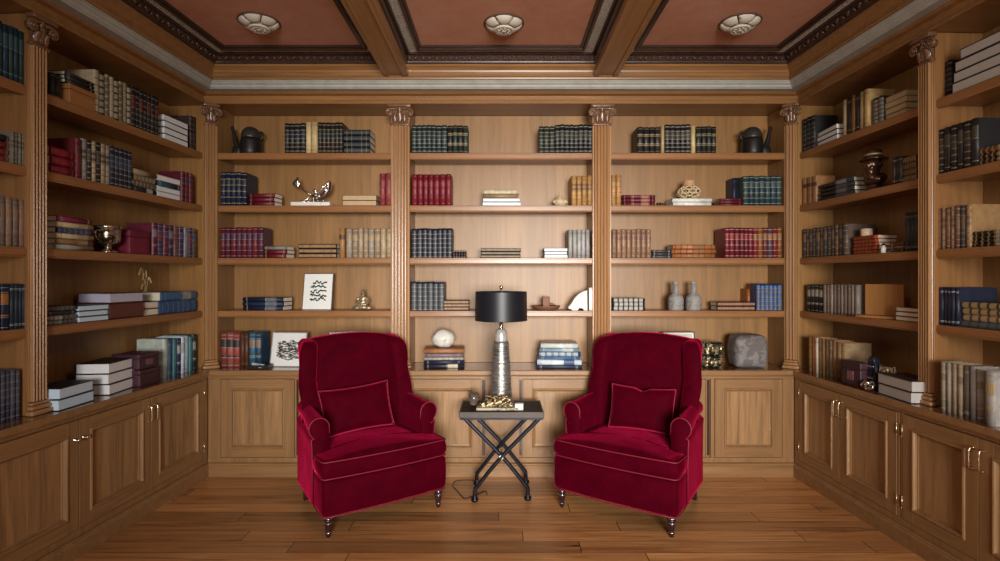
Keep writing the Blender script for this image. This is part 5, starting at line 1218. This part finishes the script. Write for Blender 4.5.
for x0, x1, z0, z1 in ((-.052, -.044, .0, .17), (.044, .052, 0, .17), (-.044, .044, 0, .010), (-.044, .044, .160, .170)): mb.box(x0, x1, -.016, -.010, z0, z1)
mb.build('border', M_DARKM, t, bev=.001)
t = root('silver_knot', at('R1', 5, 868.5, .045), 'shiny silver knot ornament on the right counter beside the maroon case', 'ornament')
mb = MB(); mb.tube([((.030 + .012 * math.cos(3 * a)) * math.cos(2 * a), (.022 + .010 * math.cos(3 * a)) * math.sin(2 * a), .034 + .022 * math.sin(3 * a)) for a in [2 * PI * i / 72 for i in range(72)]], .0095, 10, closed=True); mb.build('knot', M_STEEL, t)
# --- lamp cord on the floor
def fl(px, py): y = H * F / (py - CY); return ((px - CX) / F * y, y, .004)
mb = MB(); mb.tube(bez([fl(478, 481), fl(466, 480.5), fl(455, 482), (fl(453, 487)), fl(457, 491), fl(464, 498.5), fl(472, 497), fl(485, 492), fl(487, 495.5)], 8), .0032, 6)
pc = tag(mb.build('power_cord', plain('black_cord', (.02, .018, .018), .5)), 'thin black cord lying on the floor boards under the side table', 'cord')
# ------------------------------------------------------------------ the 300 books that show largest stay things; the smallest sets become one run of small books
bpy.context.view_layer.update()
def px_of(p): return (CX + F * p.x / p.y, CY + F * (H - p.z) / p.y)
sets = {}
for o in [o for o in COL.objects if o.type == 'EMPTY' and o.name.startswith('book') and o.get('category') == 'book']:
    cov = o.children[0]; pts = [px_of(cov.matrix_world @ Vector(c)) for c in cov.bound_box]
    x0, x1 = max(0, min(p[0] for p in pts)), min(1000, max(p[0] for p in pts)); y0, y1 = max(0, min(p[1] for p in pts)), min(561, max(p[1] for p in pts))
    sets.setdefault(o.get('group') or o.name, []).append((max(0, x1 - x0) * max(0, y1 - y0), o))
order = sorted(sets.values(), key=lambda l: -sum(a for a, _ in l) / len(l)); kept = 0; rest = []
for l in order:
    if kept + len(l) <= 296: kept += len(l)
    else: rest += [o for _, o in l]
if rest:
    mb = bmesh.new(); mats = []; idx = {}
    for o in rest:
        for c in list(o.children):
            me = c.data; me.transform(c.matrix_world); base = []
            for m in me.materials:
                if m.name not in idx: idx[m.name] = len(mats); mats.append(m)
                base.append(idx[m.name])
            for p in me.polygons: p.material_index = base[p.material_index]
            mb.from_mesh(me); bpy.data.objects.remove(c)
        bpy.data.objects.remove(o)
    me = bpy.data.meshes.new('small_books'); mb.to_mesh(me); mb.free()
    for m in mats: me.materials.append(m)
    so = bpy.data.objects.new('small_books', me); COL.objects.link(so)
    so['label'] = 'the remaining small books filling the shelves between the larger volumes'; so['category'] = 'books'; so['kind'] = 'stuff'
# ================================================================== LIGHT
def area(name, loc, rot, sx, sy, e, col=(1, 1, 1)):
    l = bpy.data.lights.new(name, 'AREA'); l.shape = 'RECTANGLE'; l.size = sx; l.size_y = sy; l.energy = e; l.color = col
    o = bpy.data.objects.new(name, l); COL.objects.link(o); o.location = loc; o.rotation_euler = rot; return o
# daylight through the tall window in the wall behind the viewer
wl = area('window_daylight', (.70, YEND + .06, 1.75), (R(86.2), 0, R(3)), 2.4, 1.8, 93, (1, .965, .905)); wl.data.spread = R(52)
# added warm fill above the view, lifting ceiling and edges; no fixture there
pl = bpy.data.lights.new('ceiling_fill', 'POINT'); pl.energy = 35; pl.color = (1, .88, .72); pl.shadow_soft_size = .30
po_ = bpy.data.objects.new('ceiling_fill', pl); COL.objects.link(po_); po_.location = (.35, 1.2, 2.8)
wld = bpy.data.worlds.new('sky'); SC.world = wld; wld.use_nodes = True
bgn = wld.node_tree.nodes['Background']; bgn.inputs[0].default_value = (.75, .85, 1, 1); bgn.inputs[1].default_value = .6
vs = SC.view_settings; vs.view_transform = 'Standard'; vs.look = 'None'; vs.exposure = 0.0; vs.gamma = 1; vs.use_curve_mapping = False
SC.cycles.use_denoising = True
SC.cycles.max_bounces = 8; SC.cycles.diffuse_bounces = 4; SC.cycles.sample_clamp_indirect = 6
